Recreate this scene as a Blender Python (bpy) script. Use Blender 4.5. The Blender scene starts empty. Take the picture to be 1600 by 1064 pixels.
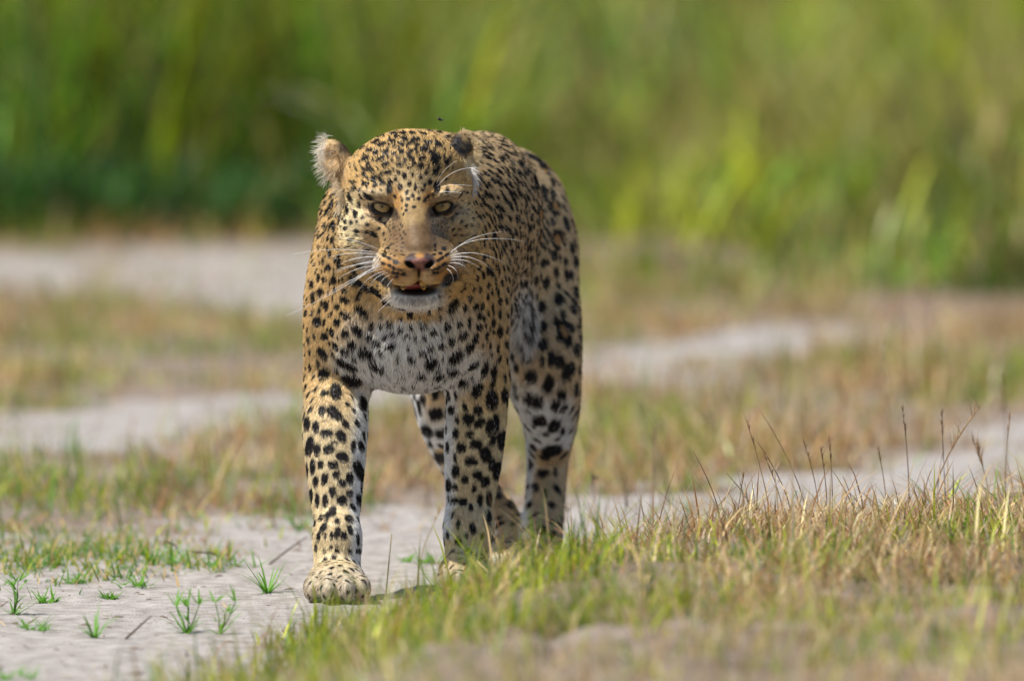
import bpy, math, random
import numpy as np
from mathutils import Vector, noise as mnoise

random.seed(7)
rng = np.random.default_rng(7)
scene = bpy.context.scene
COL = scene.collection

# ------------------------------------------------------------------ camera
# Long telephoto from a vehicle about 25 m away, 1.75 m above the sand.
CAM_D, CAM_H, F_PX = 25.0, 1.75, 27500.0            # F_PX: focal length in pixels of a 1600 px wide frame
PITCH = math.atan(CAM_H / CAM_D) - 398.0 / F_PX
cam_data = bpy.data.cameras.new('camera')
cam = bpy.data.objects.new('camera', cam_data)
COL.objects.link(cam)
cam.location = (0.0, -CAM_D, CAM_H)
cam.rotation_euler = (math.pi / 2 - PITCH, 0.0, 0.0)
cam_data.sensor_width = 36.0
cam_data.lens = 36.0 * F_PX / 1600.0
cam_data.clip_start = 0.5
cam_data.clip_end = 3000.0
cam_data.dof.use_dof = True
cam_data.dof.focus_distance = 24.86
cam_data.dof.aperture_fstop = 4.1
scene.camera = cam

# ------------------------------------------------------------------ light
SUN_EL, SUN_AZ = math.radians(60), math.radians(-112)   # azimuth measured from +y (away from camera) towards +x
world = bpy.data.worlds.new('World')
scene.world = world
world.use_nodes = True
wn = world.node_tree
bg = wn.nodes['Background']
sky = wn.nodes.new('ShaderNodeTexSky')
sky.sky_type = 'NISHITA'
sky.sun_disc = False
sky.sun_elevation = SUN_EL
sky.sun_rotation = SUN_AZ
wn.links.new(sky.outputs['Color'], bg.inputs['Color'])
bg.inputs['Strength'].default_value = 0.09
sun_data = bpy.data.lights.new('sun', 'SUN')
sun_data.energy = 4.6
sun_data.angle = math.radians(0.55)
sun_data.color = (1.0, 0.95, 0.86)
sun = bpy.data.objects.new('sun', sun_data)
COL.objects.link(sun)
to_sun = Vector((math.sin(SUN_AZ) * math.cos(SUN_EL), math.cos(SUN_AZ) * math.cos(SUN_EL), math.sin(SUN_EL)))
sun.rotation_euler = to_sun.to_track_quat('Z', 'Y').to_euler()
scene.view_settings.view_transform = 'Standard'
scene.view_settings.look = 'None'
scene.view_settings.exposure = 0.38
scene.view_settings.gamma = 1.0
scene.view_settings.use_curve_mapping = False
scene.cycles.use_denoising = True
scene.cycles.max_bounces = 8
scene.cycles.transparent_max_bounces = 8

# ------------------------------------------------------------------ helpers
FW = np.array([0.0, math.cos(PITCH), -math.sin(PITCH)])
UP = np.array([0.0, math.sin(PITCH), math.cos(PITCH)])
CAMP = np.array([0.0, -CAM_D, CAM_H])

def W(px, py, Y):
    """World point measured at photo position (px, py), at depth Y metres behind the near paw."""
    d = FW + np.array([1.0, 0, 0]) * ((px - 800.0) / F_PX) + UP * ((532.0 - py) / F_PX)
    t = (Y + CAM_D) / d[1]
    return CAMP + d * t

def MPP(Y):
    """metres per photo pixel at depth Y"""
    return (CAM_D + Y) / F_PX

def to_px(P):
    """photo position of world points, (n,3) -> px, py"""
    q = P - CAMP
    zf = q @ FW
    return 800.0 + F_PX * q[:, 0] / zf, 532.0 - F_PX * (q @ UP) / zf

_tab = np.random.default_rng(11).random((64, 64, 64)).astype(np.float32)
def vnoise(P, freq):
    """smooth value noise, 0..1"""
    Q = np.asarray(P) * freq
    I = np.floor(Q).astype(np.int64)
    Fr = (Q - I).astype(np.float32)
    Fr = Fr * Fr * (3 - 2 * Fr)
    a = I & 63
    b = (I + 1) & 63
    x0, y0, z0 = a[:, 0], a[:, 1], a[:, 2]
    x1, y1, z1 = b[:, 0], b[:, 1], b[:, 2]
    fx, fy, fz = Fr[:, 0], Fr[:, 1], Fr[:, 2]
    c00 = _tab[x0, y0, z0] * (1 - fx) + _tab[x1, y0, z0] * fx
    c10 = _tab[x0, y1, z0] * (1 - fx) + _tab[x1, y1, z0] * fx
    c01 = _tab[x0, y0, z1] * (1 - fx) + _tab[x1, y0, z1] * fx
    c11 = _tab[x0, y1, z1] * (1 - fx) + _tab[x1, y1, z1] * fx
    c0 = c00 * (1 - fy) + c10 * fy
    c1 = c01 * (1 - fy) + c11 * fy
    return c0 * (1 - fz) + c1 * fz

def noise2(x, y, freq, seed=0.0):
    P = np.stack([x, y, np.full_like(x, 3.7 + seed)], 1)
    return vnoise(P, freq)

def sstep(a, b, x):
    t = np.clip((x - a) / (b - a), 0, 1)
    return t * t * (3 - 2 * t)

def unit(v):
    return v / np.maximum(np.linalg.norm(v, axis=-1, keepdims=True), 1e-9)

def mesh_object(name, verts, faces, mat=None, parent=None, smooth=True):
    me = bpy.data.meshes.new(name)
    verts = np.asarray(verts, np.float32)
    if isinstance(faces, np.ndarray):
        n, k = faces.shape
        me.vertices.add(len(verts))
        me.vertices.foreach_set('co', verts.ravel())
        me.loops.add(n * k)
        me.loops.foreach_set('vertex_index', faces.astype(np.int32).ravel())
        me.polygons.add(n)
        me.polygons.foreach_set('loop_start', np.arange(0, n * k, k, dtype=np.int32))
        me.update(calc_edges=True)
    else:
        me.from_pydata([tuple(v) for v in verts], [], faces)
        me.update()
    me.polygons.foreach_set('use_smooth', np.full(len(me.polygons), smooth))
    if mat:
        me.materials.append(mat)
    o = bpy.data.objects.new(name, me)
    COL.objects.link(o)
    if parent:
        o.parent = parent
    return o

def color_attr(me, name, rgb):
    a = me.color_attributes.new(name, 'FLOAT_COLOR', 'POINT')
    c = np.ones((len(rgb), 4), np.float32)
    c[:, :3] = rgb
    a.data.foreach_set('color', c.ravel())

def tag(o, label, cat=None, group=None, kind=None):
    if label: o['label'] = label
    if cat: o['category'] = cat
    if group: o['group'] = group
    if kind: o['kind'] = kind
    return o

def new_mat(name):
    m = bpy.data.materials.new(name)
    m.use_nodes = True
    nt = m.node_tree
    return m, nt, nt.nodes['Principled BSDF']

FUR_N = 640000
# ================================================================== GROUND
_ey = np.array([-9, -4, -2.4, -1.6, -1.0, -.45, -.15, .1, .5, .9, 1.5, 4.0])
_ex = np.array([-.95, -.62, -.46, -.40, -.30, -.19, -.09, .02, .36, .80, 1.70, 6.0])
def bank_side(x, y):
    """metres inside the low grassy bank (negative: on the sand)"""
    return x - np.interp(y, _ey, _ex)
def height(x, y):
    s = bank_side(x, y)
    near = 1 - sstep(3.0, 8.0, np.abs(y)) * .9
    z = .115 * sstep(-.02, .50, s) * sstep(4.0, 1.6, y)
    z = z + .020 * (noise2(x, y, 1.7) - .5) * sstep(.05, .4, s)
    z = z + .016 * (noise2(x, y, 6.0, 9) - .5) * near * (.35 + .65 * sstep(.0, .3, s))
    z = z + .006 * (noise2(x, y, 19.0, 4) - .5) * near + .003 * (noise2(x, y, 47.0, 5) - .5) * near
    z = z + .034 * (np.abs(noise2(x, y, 9.0, 21) - .5) * 2) * sstep(-1.7, -2.3, y) * sstep(.0, .4, s) * sstep(-8, -5, y)
    z = z + .10 * (noise2(x, y, .35, 2) - .5) * sstep(9, 14, y)
    return z

def ground_px(x, y):
    """photo position of flat ground under (x, y)"""
    return to_px(np.stack([x, y, np.zeros_like(x)], 1))

T1U = ([-400, 0, 250, 480, 890, 1050, 1300, 1600, 2200], [856, 842, 828, 806, 788, 766, 730, 668, 575])
T2U = ([-400, 0, 470, 910, 1200, 1340, 1600, 2200], [660, 650, 618, 558, 520, 506, 490, 465])
T2L = ([-400, 0, 300, 470, 910, 1200, 1340, 1480, 1700, 2200], [724, 712, 690, 666, 606, 574, 548, 516, 486, 462])
VEG = ([-600, 0, 480, 800, 950, 1100, 1600, 2200], [374, 376, 368, 395, 422, 462, 522, 560])
CLR = ([-600, 0, 300, 480, 800, 950, 1010], [462, 458, 472, 482, 460, 440, 430])
def cover(x, y):
    """how thickly grass stands at ground points: bank, middle bands, background"""
    px, py = ground_px(x, y)
    s = bank_side(x, y)
    n1 = noise2(x, y, 2.6, 1) - .5; n2 = noise2(x, y, 7.0, 2) - .5; n3 = noise2(x, y, 17.0, 3) - .5
    w = 28 * n1 + 40 * n2 + 26 * n3
    bank = sstep(-.03, .12, s + .30 * n2 + .12 * n3) * (y < 2.0)
    soil = sstep(-1.95, -2.4, y + 1.3 * n1 + .6 * n2) * sstep(-.1, .4, s)
    bank = bank * (1 - .72 * soil)
    q = py + w
    t1, t2u, t2l, vg, cl = (np.interp(px, *T) for T in (T1U, T2U, T2L, VEG, CLR))
    mid = np.zeros_like(px)
    mid = np.maximum(mid, sstep(t1 + 6, t1 - 8, q) * sstep(t2l - 8, t2l + 8, q))
    mid = np.maximum(mid, sstep(t2u + 6, t2u - 8, q) * sstep(np.where(px < 1010, cl, vg) - 10, np.where(px < 1010, cl, vg) + 10, q))
    mid *= (bank < .3) * (y > .3)
    bgd = sstep(vg + 10, vg - 6, py + 14 * n1 + 10 * n2)
    return bank, mid, bgd, px, py

def axis(lo, flo, fhi, hi, fine, ratio):
    a = list(np.arange(flo, fhi, fine))
    st = fine
    while a[-1] < hi: st *= ratio; a.append(a[-1] + st)
    st = fine
    while a[0] > lo: st *= ratio; a.insert(0, a[0] - st)
    return np.array(a)
gx_ = axis(-700, -1.5, 1.7, 700, .011, 1.14)
gy_ = np.concatenate([axis(-60, -3.6, 1.6, 1.62, .013, 1.16), axis(1.7, 1.7, 12, 1500, .035, 1.12)])
GX, GY = np.meshgrid(gx_, gy_, indexing='ij')
gxf, gyf = GX.ravel(), GY.ravel()
gz = height(gxf, gyf)
gz = np.where(np.abs(gxf) + np.abs(gyf) > 60, 0.0, gz)
i0 = np.arange((len(gx_) - 1) * len(gy_)).reshape(len(gx_) - 1, len(gy_))[:, :-1].ravel()
ny_ = len(gy_)
gf = np.stack([i0, i0 + ny_, i0 + ny_ + 1, i0 + 1], 1)
b_, m_, v_, _, _ = cover(gxf, gyf)
litter = np.clip(np.maximum(np.maximum(b_ * .9, m_ * .75), v_), 0, 1)
litter = np.maximum(litter, (.80 + .2 * (noise2(gxf, gyf, 2.5, 71) - .5)) * sstep(.05, .45, bank_side(gxf, gyf)) * (gyf < 1.5))
_px, _py = ground_px(gxf, gyf)
litter = np.maximum(litter, sstep(34, 4, np.abs(_py - np.interp(_px, *VEG) - 6 + 30 * (noise2(gxf, gyf, 1.3, 72) - .5))) * (gyf > 6))
litter = np.clip(litter + .35 * (noise2(gxf, gyf, 9.0, 70) - .5) * (litter > .05), 0, 1)
ground_mat, nt, bs = new_mat('pale sandy soil')
L_ = nt.links.new
def nd(t, **kw):
    n = nt.nodes.new(t)
    for k, v in kw.items(): n.inputs[k].default_value = v
    return n
geo = nd('ShaderNodeNewGeometry')
n_big = nd('ShaderNodeTexNoise', Scale=3.2, Detail=5.0); n_mid = nd('ShaderNodeTexNoise', Scale=28.0, Detail=6.0, Roughness=.65); n_fine = nd('ShaderNodeTexNoise', Scale=260.0, Detail=3.0)
for n in (n_big, n_mid, n_fine): L_(geo.outputs['Position'], n.inputs['Vector'])
r1 = nd('ShaderNodeValToRGB'); r1.color_ramp.elements[0].position = .32; r1.color_ramp.elements[0].color = (.25, .225, .205, 1)
r1.color_ramp.elements[1].position = .66; r1.color_ramp.elements[1].color = (.475, .44, .415, 1)
L_(n_mid.outputs['Fac'], r1.inputs[0])
r2 = nd('ShaderNodeValToRGB'); r2.color_ramp.elements[0].position = .35; r2.color_ramp.elements[0].color = (.15, .105, .075, 1)
r2.color_ramp.elements[1].position = .7; r2.color_ramp.elements[1].color = (.29, .215, .16, 1)
L_(n_mid.outputs['Fac'], r2.inputs[0])
la = nt.nodes.new('ShaderNodeAttribute'); la.attribute_name = 'litter'
lm = nd('ShaderNodeMix'); lm.data_type = 'RGBA'
L_(la.outputs['Color'], lm.inputs['Factor']); L_(r1.outputs[0], lm.inputs['A']); L_(r2.outputs[0], lm.inputs['B'])
# damp specks and darker crumbs of soil
r3 = nd('ShaderNodeValToRGB'); r3.color_ramp.elements[0].position = .62; r3.color_ramp.elements[0].color = (0, 0, 0, 1)
r3.color_ramp.elements[1].position = .74; r3.color_ramp.elements[1].color = (.55, .55, .55, 1)
nv = nd('ShaderNodeTexNoise', Scale=75.0, Detail=4.0, Roughness=.7); L_(geo.outputs['Position'], nv.inputs['Vector']); L_(nv.outputs['Fac'], r3.inputs[0])
dm = nd('ShaderNodeMix'); dm.data_type = 'RGBA'; dm.inputs['B'].default_value = (.17, .13, .11, 1)
L_(r3.outputs[0], dm.inputs['Factor']); L_(lm.outputs['Result'], dm.inputs['A'])
L_(dm.outputs['Result'], bs.inputs['Base Color'])
bs.inputs['Roughness'].default_value = .95; bs.inputs['Specular IOR Level'].default_value = .1
ad = nd('ShaderNodeMath'); ad.operation = 'ADD'
L_(n_fine.outputs['Fac'], ad.inputs[0]); L_(n_mid.outputs['Fac'], ad.inputs[1])
bp = nd('ShaderNodeBump', Strength=.7, Distance=.006); L_(ad.outputs[0], bp.inputs['Height']); L_(bp.outputs['Normal'], bs.inputs['Normal'])
ground = mesh_object('ground', np.stack([gxf, gyf, gz], 1), gf, ground_mat)
color_attr(ground.data, 'litter', np.repeat(litter[:, None], 3, 1))
ground['kind'] = 'structure'
# ================================================================== LEOPARD
# The body is one implicit surface (smooth union of anatomical masses) turned into one mesh.
PRIMS = []          # (op, kind, data, k)
def ell(px, py, Y, rx, rz, ry, k=12, rot=(0, 0, 0), op='+'):
    """ellipsoid: half width rx px, half height rz px, half depth ry metres"""
    m = MPP(Y)
    PRIMS.append((op, 'e', (W(px, py, Y), np.array([rx * m, ry, rz * m]), rot), k / 1100.0))
def chain(pts, k=18, op='+'):
    """tapered limb: (px, py, Y, radius px) joint after joint, smoothed through the joints"""
    P = np.array([list(W(*a[:3])) + [a[3] * MPP(a[2])] for a in pts])
    if len(P) > 2:
        Q = np.vstack([2 * P[0] - P[1], P, 2 * P[-1] - P[-2]])
        out = []
        for i in range(1, len(Q) - 2):
            for t in np.linspace(0, 1, 5)[:-1]:
                a, b, c, d = Q[i - 1], Q[i], Q[i + 1], Q[i + 2]
                out.append(0.5 * (2 * b + (c - a) * t + (2 * a - 5 * b + 4 * c - d) * t * t + (3 * b - a - 3 * c + d) * t ** 3))
        out.append(Q[-2])
        P = np.array(out)
    PRIMS.append((op, 'c', P, k / 1100.0))

# trunk
ell(662, 418, 0.20, 134, 180, 0.30, 30)
ell(706, 404, 0.42, 122, 176, 0.28, 40)
ell(770, 388, 0.68, 110, 160, 0.24, 40)
ell(640, 520, 0.04, 112, 92, 0.14, 40)
# withers and shoulder hump, right flank
ell(728, 338, 0.24, 96, 124, 0.20, 30)
ell(752, 336, 0.38, 96, 130, 0.20, 30)
ell(640, 330, 0.20, 118, 105, 0.16, 30)
# neck
chain([(655, 335, 0.16, 128), (640, 322, 0.02, 112), (637, 318, -0.06, 96)], 45)
ell(640, 430, -0.02, 95, 80, 0.12, 45)
# shoulders and upper arms
chain([(562, 345, 0.13, 63), (541, 470, 0.04, 66), (526, 600, 0.06, 50)], 30)
chain([(722, 320, 0.14, 70), (738, 470, 0.06, 58), (747, 595, 0.10, 47)], 30)
ell(556, 505, -0.015, 42, 66, 0.07, 22)
ell(722, 505, 0.0, 40, 66, 0.07, 22)
# near-left foreleg, stepping forward
chain([(526, 600, 0.06, 48), (524, 665, 0.01, 51), (524, 715, -0.02, 47), (525, 770, -0.04, 41), (526, 812, -0.06, 35), (527, 840, -0.085, 39), (527, 865, -0.09, 37)], 14)
ell(526, 906, -0.13, 45, 32, 0.075, 18)
for tx, ty, tY in ((489, 918, -0.175), (512, 920, -0.205), (540, 920, -0.205), (564, 918, -0.175)):
    ell(tx, ty, tY, 15, 20, 0.034, 9)
# other foreleg
chain([(747, 595, 0.10, 47), (744, 650, 0.11, 48), (739, 720, 0.12, 45), (734, 790, 0.13, 37), (732, 826, 0.11, 40), (731, 855, 0.11, 36)], 14)
ell(727, 892, 0.06, 41, 31, 0.07, 16)
for tx, ty, tY in ((695, 906, 0.015), (716, 907, -0.012), (741, 907, -0.012), (762, 906, 0.015)):
    ell(tx, ty, tY, 13, 17, 0.032, 9)
# haunches and hind legs
chain([(796, 322, 0.74, 86), (832, 470, 0.64, 74), (844, 565, 0.55, 65), (859, 645, 0.63, 46), (856, 715, 0.74, 33), (850, 805, 0.68, 31), (847, 850, 0.60, 32)], 30)
ell(843, 870, 0.55, 38, 25, 0.07, 14)
for tx, ty, tY in ((814, 879, 0.505), (833, 877, 0.48), (855, 877, 0.48), (874, 879, 0.505)):
    ell(tx, ty, tY, 12, 15, 0.03, 9)
chain([(735, 350, 0.74, 86), (705, 500, 0.62, 66), (694, 610, 0.53, 52), (712, 690, 0.62, 42), (748, 765, 0.75, 31), (782, 800, 0.74, 26), (796, 845, 0.66, 27)], 26)
ell(798, 866, 0.61, 34, 24, 0.07, 14)
for tx, ty, tY in ((776, 874, 0.57), (792, 872, 0.545), (808, 872, 0.545), (822, 874, 0.57)):
    ell(tx, ty, tY, 11, 14, 0.03, 9)
ell(814, 398, 0.72, 84, 120, 0.17, 30)
# loose flank fold in front of the haunch, tail behind
chain([(800, 440, 0.50, 34), (818, 520, 0.50, 20), (826, 560, 0.52, 14)], 25)
chain([(800, 285, 0.90, 38), (815, 330, 1.00, 26), (838, 420, 1.06, 22), (846, 560, 1.05, 20), (845, 680, 1.02, 19), (842, 760, 1.03, 18), (838, 790, 1.08, 15)], 20)
# skull, cheeks, forehead
ell(637, 288, -0.115, 101, 81, 0.105, 20)
ell(641, 262, -0.155, 72, 56, 0.07, 20)
ell(578, 372, -0.120, 47, 52, 0.07, 30)
ell(708, 370, -0.115, 44, 52, 0.07, 30)
ell(602, 424, -0.125, 38, 38, 0.06, 20)
ell(698, 422, -0.120, 35, 38, 0.06, 20)
ell(566, 400, -0.015, 60, 90, 0.09, 45)
ell(714, 400, -0.005, 58, 90, 0.09, 45)
# zygomatic arches under the eyes
ell(583, 352, -0.175, 30, 18, 0.04, 16, (0, math.radians(18), math.radians(25)))
ell(703, 351, -0.170, 27, 18, 0.04, 16, (0, math.radians(-18), math.radians(-25)))
# mid face, nose bridge, muzzle
ell(648, 372, -0.198, 54, 52, 0.066, 20)
ell(650, 398, -0.240, 48, 36, 0.050, 14)
chain([(642, 280, -0.200, 32), (645, 322, -0.224, 27), (651, 362, -0.266, 27), (656, 393, -0.298, 25)], 20)
ell(620, 419, -0.285, 36, 30, 0.055, 10, (0, math.radians(12), math.radians(14)))
ell(686, 417, -0.283, 32, 29, 0.055, 10, (0, math.radians(-12), math.radians(-14)))
ell(613, 403, -0.244, 23, 23, 0.048, 14)
ell(692, 401, -0.242, 20, 23, 0.048, 14)
ell(630, 393, -0.266, 19, 20, 0.035, 14)
ell(677, 392, -0.266, 17, 20, 0.035, 14)
ell(636, 431, -0.302, 17, 14, 0.026, 6)
ell(672, 430, -0.302, 16, 14, 0.026, 6)
ell(656, 408, -0.317, 24, 13, 0.023, 6)
# brows
ell(592, 304, -0.206, 30, 11, 0.028, 16, (0, math.radians(14), math.radians(18)))
ell(696, 303, -0.202, 27, 11, 0.028, 16, (0, math.radians(-14), math.radians(-18)))
# lower jaw
ell(651, 462, -0.258, 31, 17, 0.05, 12)
ell(648, 450, -0.165, 56, 34, 0.09, 20)
# ears: cupped shells
def ear(px, py, Y, rx, rz, rot, cup):
    ell(px, py, Y, rx, rz, 0.017, 5, rot)
    c, r, ro = cup
    ell(c[0], c[1], c[2], r[0], r[1], r[2], 4, ro, '-')
ear(526, 254, -0.095, 28, 40, (math.radians(6), math.radians(-36), math.radians(-38)),
    ((509, 252, -0.121), (20, 30, 0.022), (math.radians(6), math.radians(-36), math.radians(-38))))
ear(724, 244, -0.090, 33, 46, (math.radians(-12), math.radians(40), math.radians(48)),
    ((746, 256, -0.105), (21, 33, 0.018), (math.radians(-12), math.radians(40), math.radians(48))))
chain([(545, 285, -0.10, 24), (524, 268, -0.095, 13)], 10)
chain([(716, 278, -0.095, 24), (728, 262, -0.088, 13)], 10)
# eyelids round the eyeballs, then the openings
EYES = ((597, 323, -0.2030, 19), (691, 322, -0.2000, -19))
for ex, ey, eY, tilt in EYES:
    ell(ex, ey, eY, 21, 18, 0.0185, 6)
    sg = 1 if tilt > 0 else -1
    ell(ex, ey + 1.5, eY - 0.019, 18.5, 7.6, 0.017, 3, (0, math.radians(tilt), 0), '-')
    ell(ex - sg * 2, ey - 11, eY - 0.006, 27, 7.5, 0.019, 6, (0, math.radians(tilt * .65), math.radians(sg * 12)))
# nostrils, mouth
ell(641, 415, -0.338, 8, 4, 0.014, 4, (0, math.radians(35), 0), '-')
ell(671, 414, -0.338, 8, 4, 0.014, 4, (0, math.radians(-35), 0), '-')
ell(606, 399, -0.285, 15, 1.6, 0.02, 3, (0, math.radians(48), 0), '-')
ell(650, 451, -0.285, 24, 4.6, 0.055, 4, (0, 0, 0), '-')
ell(622, 448, -0.275, 20, 4.2, 0.05, 4, (0, math.radians(14), 0), '-')
ell(680, 447, -0.275, 19, 4.2, 0.05, 4, (0, math.radians(-14), 0), '-')
ell(600, 438, -0.240, 16, 4.5, 0.04, 4, (0, math.radians(40), 0), '-')
ell(701, 437, -0.238, 15, 4.5, 0.04, 4, (0, math.radians(-40), 0), '-')
ell(654.5, 430, -0.330, 2.2, 12, 0.016, 5, (0, 0, 0), '-')

def graded(lo, hi, flo, fhi, fine, coarse):
    out = [lo]
    while out[-1] < hi:
        x = out[-1]
        d = max(flo - x, x - fhi, 0.0)
        out.append(x + min(coarse, fine + d * 0.10))
    return np.array(out)

def implicit_mesh():
    gx = graded(-0.36, 0.16, -0.285, -0.055, 0.0022, 0.0048)
    gy = graded(-0.37, 1.20, -0.36, -0.12, 0.0022, 0.0060)
    gz = graded(-0.06, 0.72, 0.395, 0.665, 0.0022, 0.0050)
    gx, gy, gz = (g.astype(np.float32) for g in (gx, gy, gz))
    V = np.full((len(gx), len(gy), len(gz)), 0.2, np.float32)
    for op, kind, data, k in PRIMS:
        if kind == 'e':
            c, r, rot = data
            rb = np.full(3, r.max())
            lo, hi = c - rb, c + rb
        else:
            lo = (data[:, :3] - data[:, 3:]).min(0); hi = (data[:, :3] + data[:, 3:]).max(0)
        mg = k + 0.012
        sl = []
        for g, l, h in zip((gx, gy, gz), lo - mg, hi + mg):
            sl.append(slice(max(0, np.searchsorted(g, l) - 1), min(len(g), np.searchsorted(g, h) + 1)))
        X = gx[sl[0]][:, None, None]; Y = gy[sl[1]][None, :, None]; Z = gz[sl[2]][None, None, :]
        if kind == 'e':
            x, y, z = X - c[0], Y - c[1], Z - c[2]
            x, y, z = np.broadcast_arrays(x, y, z)
            rx_, ry_, rz_ = rot
            if rz_:
                cs, sn = math.cos(rz_), math.sin(rz_); x, y = x * cs + y * sn, -x * sn + y * cs
            if ry_:
                cs, sn = math.cos(ry_), math.sin(ry_); x, z = x * cs - z * sn, x * sn + z * cs
            if rx_:
                cs, sn = math.cos(rx_), math.sin(rx_); y, z = y * cs + z * sn, -y * sn + z * cs
            k0 = np.sqrt((x / r[0]) ** 2 + (y / r[1]) ** 2 + (z / r[2]) ** 2)
            k1 = np.sqrt((x / r[0] ** 2) ** 2 + (y / r[1] ** 2) ** 2 + (z / r[2] ** 2) ** 2)
            d = np.where(k1 > 1e-6, k0 * (k0 - 1.0) / np.maximum(k1, 1e-6), -r.min())
        else:
            d = None
            for a4, b4 in zip(data, data[1:]):
                a, b, ra, rb_ = a4[:3], b4[:3], a4[3], b4[3]
                ab = b - a; L2 = ab @ ab
                t = np.clip(((X - a[0]) * ab[0] + (Y - a[1]) * ab[1] + (Z - a[2]) * ab[2]) / L2, 0, 1).astype(np.float32)
                dd = np.sqrt((X - a[0] - ab[0] * t) ** 2 + (Y - a[1] - ab[1] * t) ** 2 + (Z - a[2] - ab[2] * t) ** 2) - (ra + (rb_ - ra) * t)
                d = dd if d is None else np.minimum(d, dd)
        S = V[sl[0], sl[1], sl[2]]
        d = d.astype(np.float32)
        if op == '+':
            h = np.maximum(k - np.abs(S - d), 0) / k
            V[sl[0], sl[1], sl[2]] = np.minimum(S, d) - h * h * k * 0.25
        else:
            h = np.maximum(k - np.abs(S + d), 0) / k
            V[sl[0], sl[1], sl[2]] = np.maximum(S, -d) + h * h * k * 0.25
    ins = V < 0
    cnt = np.zeros(tuple(n - 1 for n in V.shape), np.int8)
    offs = [(i, j, l) for i in (0, 1) for j in (0, 1) for l in (0, 1)]
    nx, ny, nz = cnt.shape
    for i, j, l in offs:
        cnt += ins[i:i + nx, j:j + ny, l:l + nz]
    act = np.argwhere((cnt > 0) & (cnt < 8))
    idx = np.full(cnt.shape, -1, np.int32)
    idx[act[:, 0], act[:, 1], act[:, 2]] = np.arange(len(act))
    acc = np.zeros((len(act), 3)); num = np.zeros(len(act))
    G = (gx, gy, gz)
    corner = {}
    for o in offs:
        ii = act + np.array(o)
        corner[o] = (V[ii[:, 0], ii[:, 1], ii[:, 2]], np.stack([G[q][ii[:, q]] for q in range(3)], 1))
    for o in offs:
        for ax in range(3):
            if o[ax] == 0:
                p = list(o); p[ax] = 1; p = tuple(p)
                va, pa = corner[o]; vb, pb = corner[p]
                m = (va < 0) != (vb < 0)
                t = np.where(m, va / np.where(m, va - vb, 1), 0)[:, None]
                acc += np.where(m[:, None], pa + (pb - pa) * t, 0)
                num += m
    verts = acc / num[:, None]
    faces = []
    for ax in range(3):
        sl0 = [slice(None)] * 3; sl1 = [slice(None)] * 3
        sl0[ax] = slice(0, -1); sl1[ax] = slice(1, None)
        a = ins[tuple(sl0)]; b = ins[tuple(sl1)]
        e = np.argwhere(a != b)
        u, v = [(1, 2), (2, 0), (0, 1)][ax]
        ok = (e[:, u] > 0) & (e[:, v] > 0) & (e[:, u] < cnt.shape[u]) & (e[:, v] < cnt.shape[v])
        e = e[ok]
        flip = a[e[:, 0], e[:, 1], e[:, 2]]
        def at(du, dv):
            q = e.copy(); q[:, u] += du; q[:, v] += dv
            return idx[q[:, 0], q[:, 1], q[:, 2]]
        quad = np.stack([at(-1, -1), at(0, -1), at(0, 0), at(-1, 0)], 1)
        quad[~flip] = quad[~flip][:, ::-1]
        faces.append(quad)
    return verts, np.concatenate(faces)

LV, LF = implicit_mesh()
# keep the largest shell only
def main_shell(v, f):
    par = np.arange(len(v))
    e = np.concatenate([f[:, [0, 1]], f[:, [1, 2]], f[:, [2, 3]]])
    lab = np.arange(len(v))
    for _ in range(4000):
        m = np.minimum(lab[e[:, 0]], lab[e[:, 1]])
        new = lab.copy()
        np.minimum.at(new, e[:, 0], m); np.minimum.at(new, e[:, 1], m)
        new = new[new]
        if (new == lab).all(): break
        lab = new
    big = np.bincount(lab).argmax()
    keep = lab == big
    mp = np.cumsum(keep) - 1
    return v[keep], mp[f[keep[f].all(1)]]
LV, LF = main_shell(LV, LF)
# relax the net a little
def relax(v, f, n, amt):
    e = np.concatenate([f[:, [0, 1]], f[:, [1, 2]], f[:, [2, 3]], f[:, [3, 0]]])
    deg = np.bincount(e.ravel(), minlength=len(v))[:, None]
    for _ in range(n):
        s = np.zeros_like(v)
        for q in range(3):
            s[:, q] = np.bincount(e[:, 0], v[e[:, 1], q], len(v)) + np.bincount(e[:, 1], v[e[:, 0], q], len(v))
        v = v + amt * (s / deg - v)
    return v
LV = relax(LV, LF, 2, 0.5)
def vert_normals(v, f):
    n = np.cross(v[f[:, 2]] - v[f[:, 0]], v[f[:, 3]] - v[f[:, 1]])
    N = np.zeros_like(v)
    for q in range(4):
        for c in range(3):
            N[:, c] += np.bincount(f[:, q], n[:, c], len(v))
    return unit(N)
LN = vert_normals(LV, LF)
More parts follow.
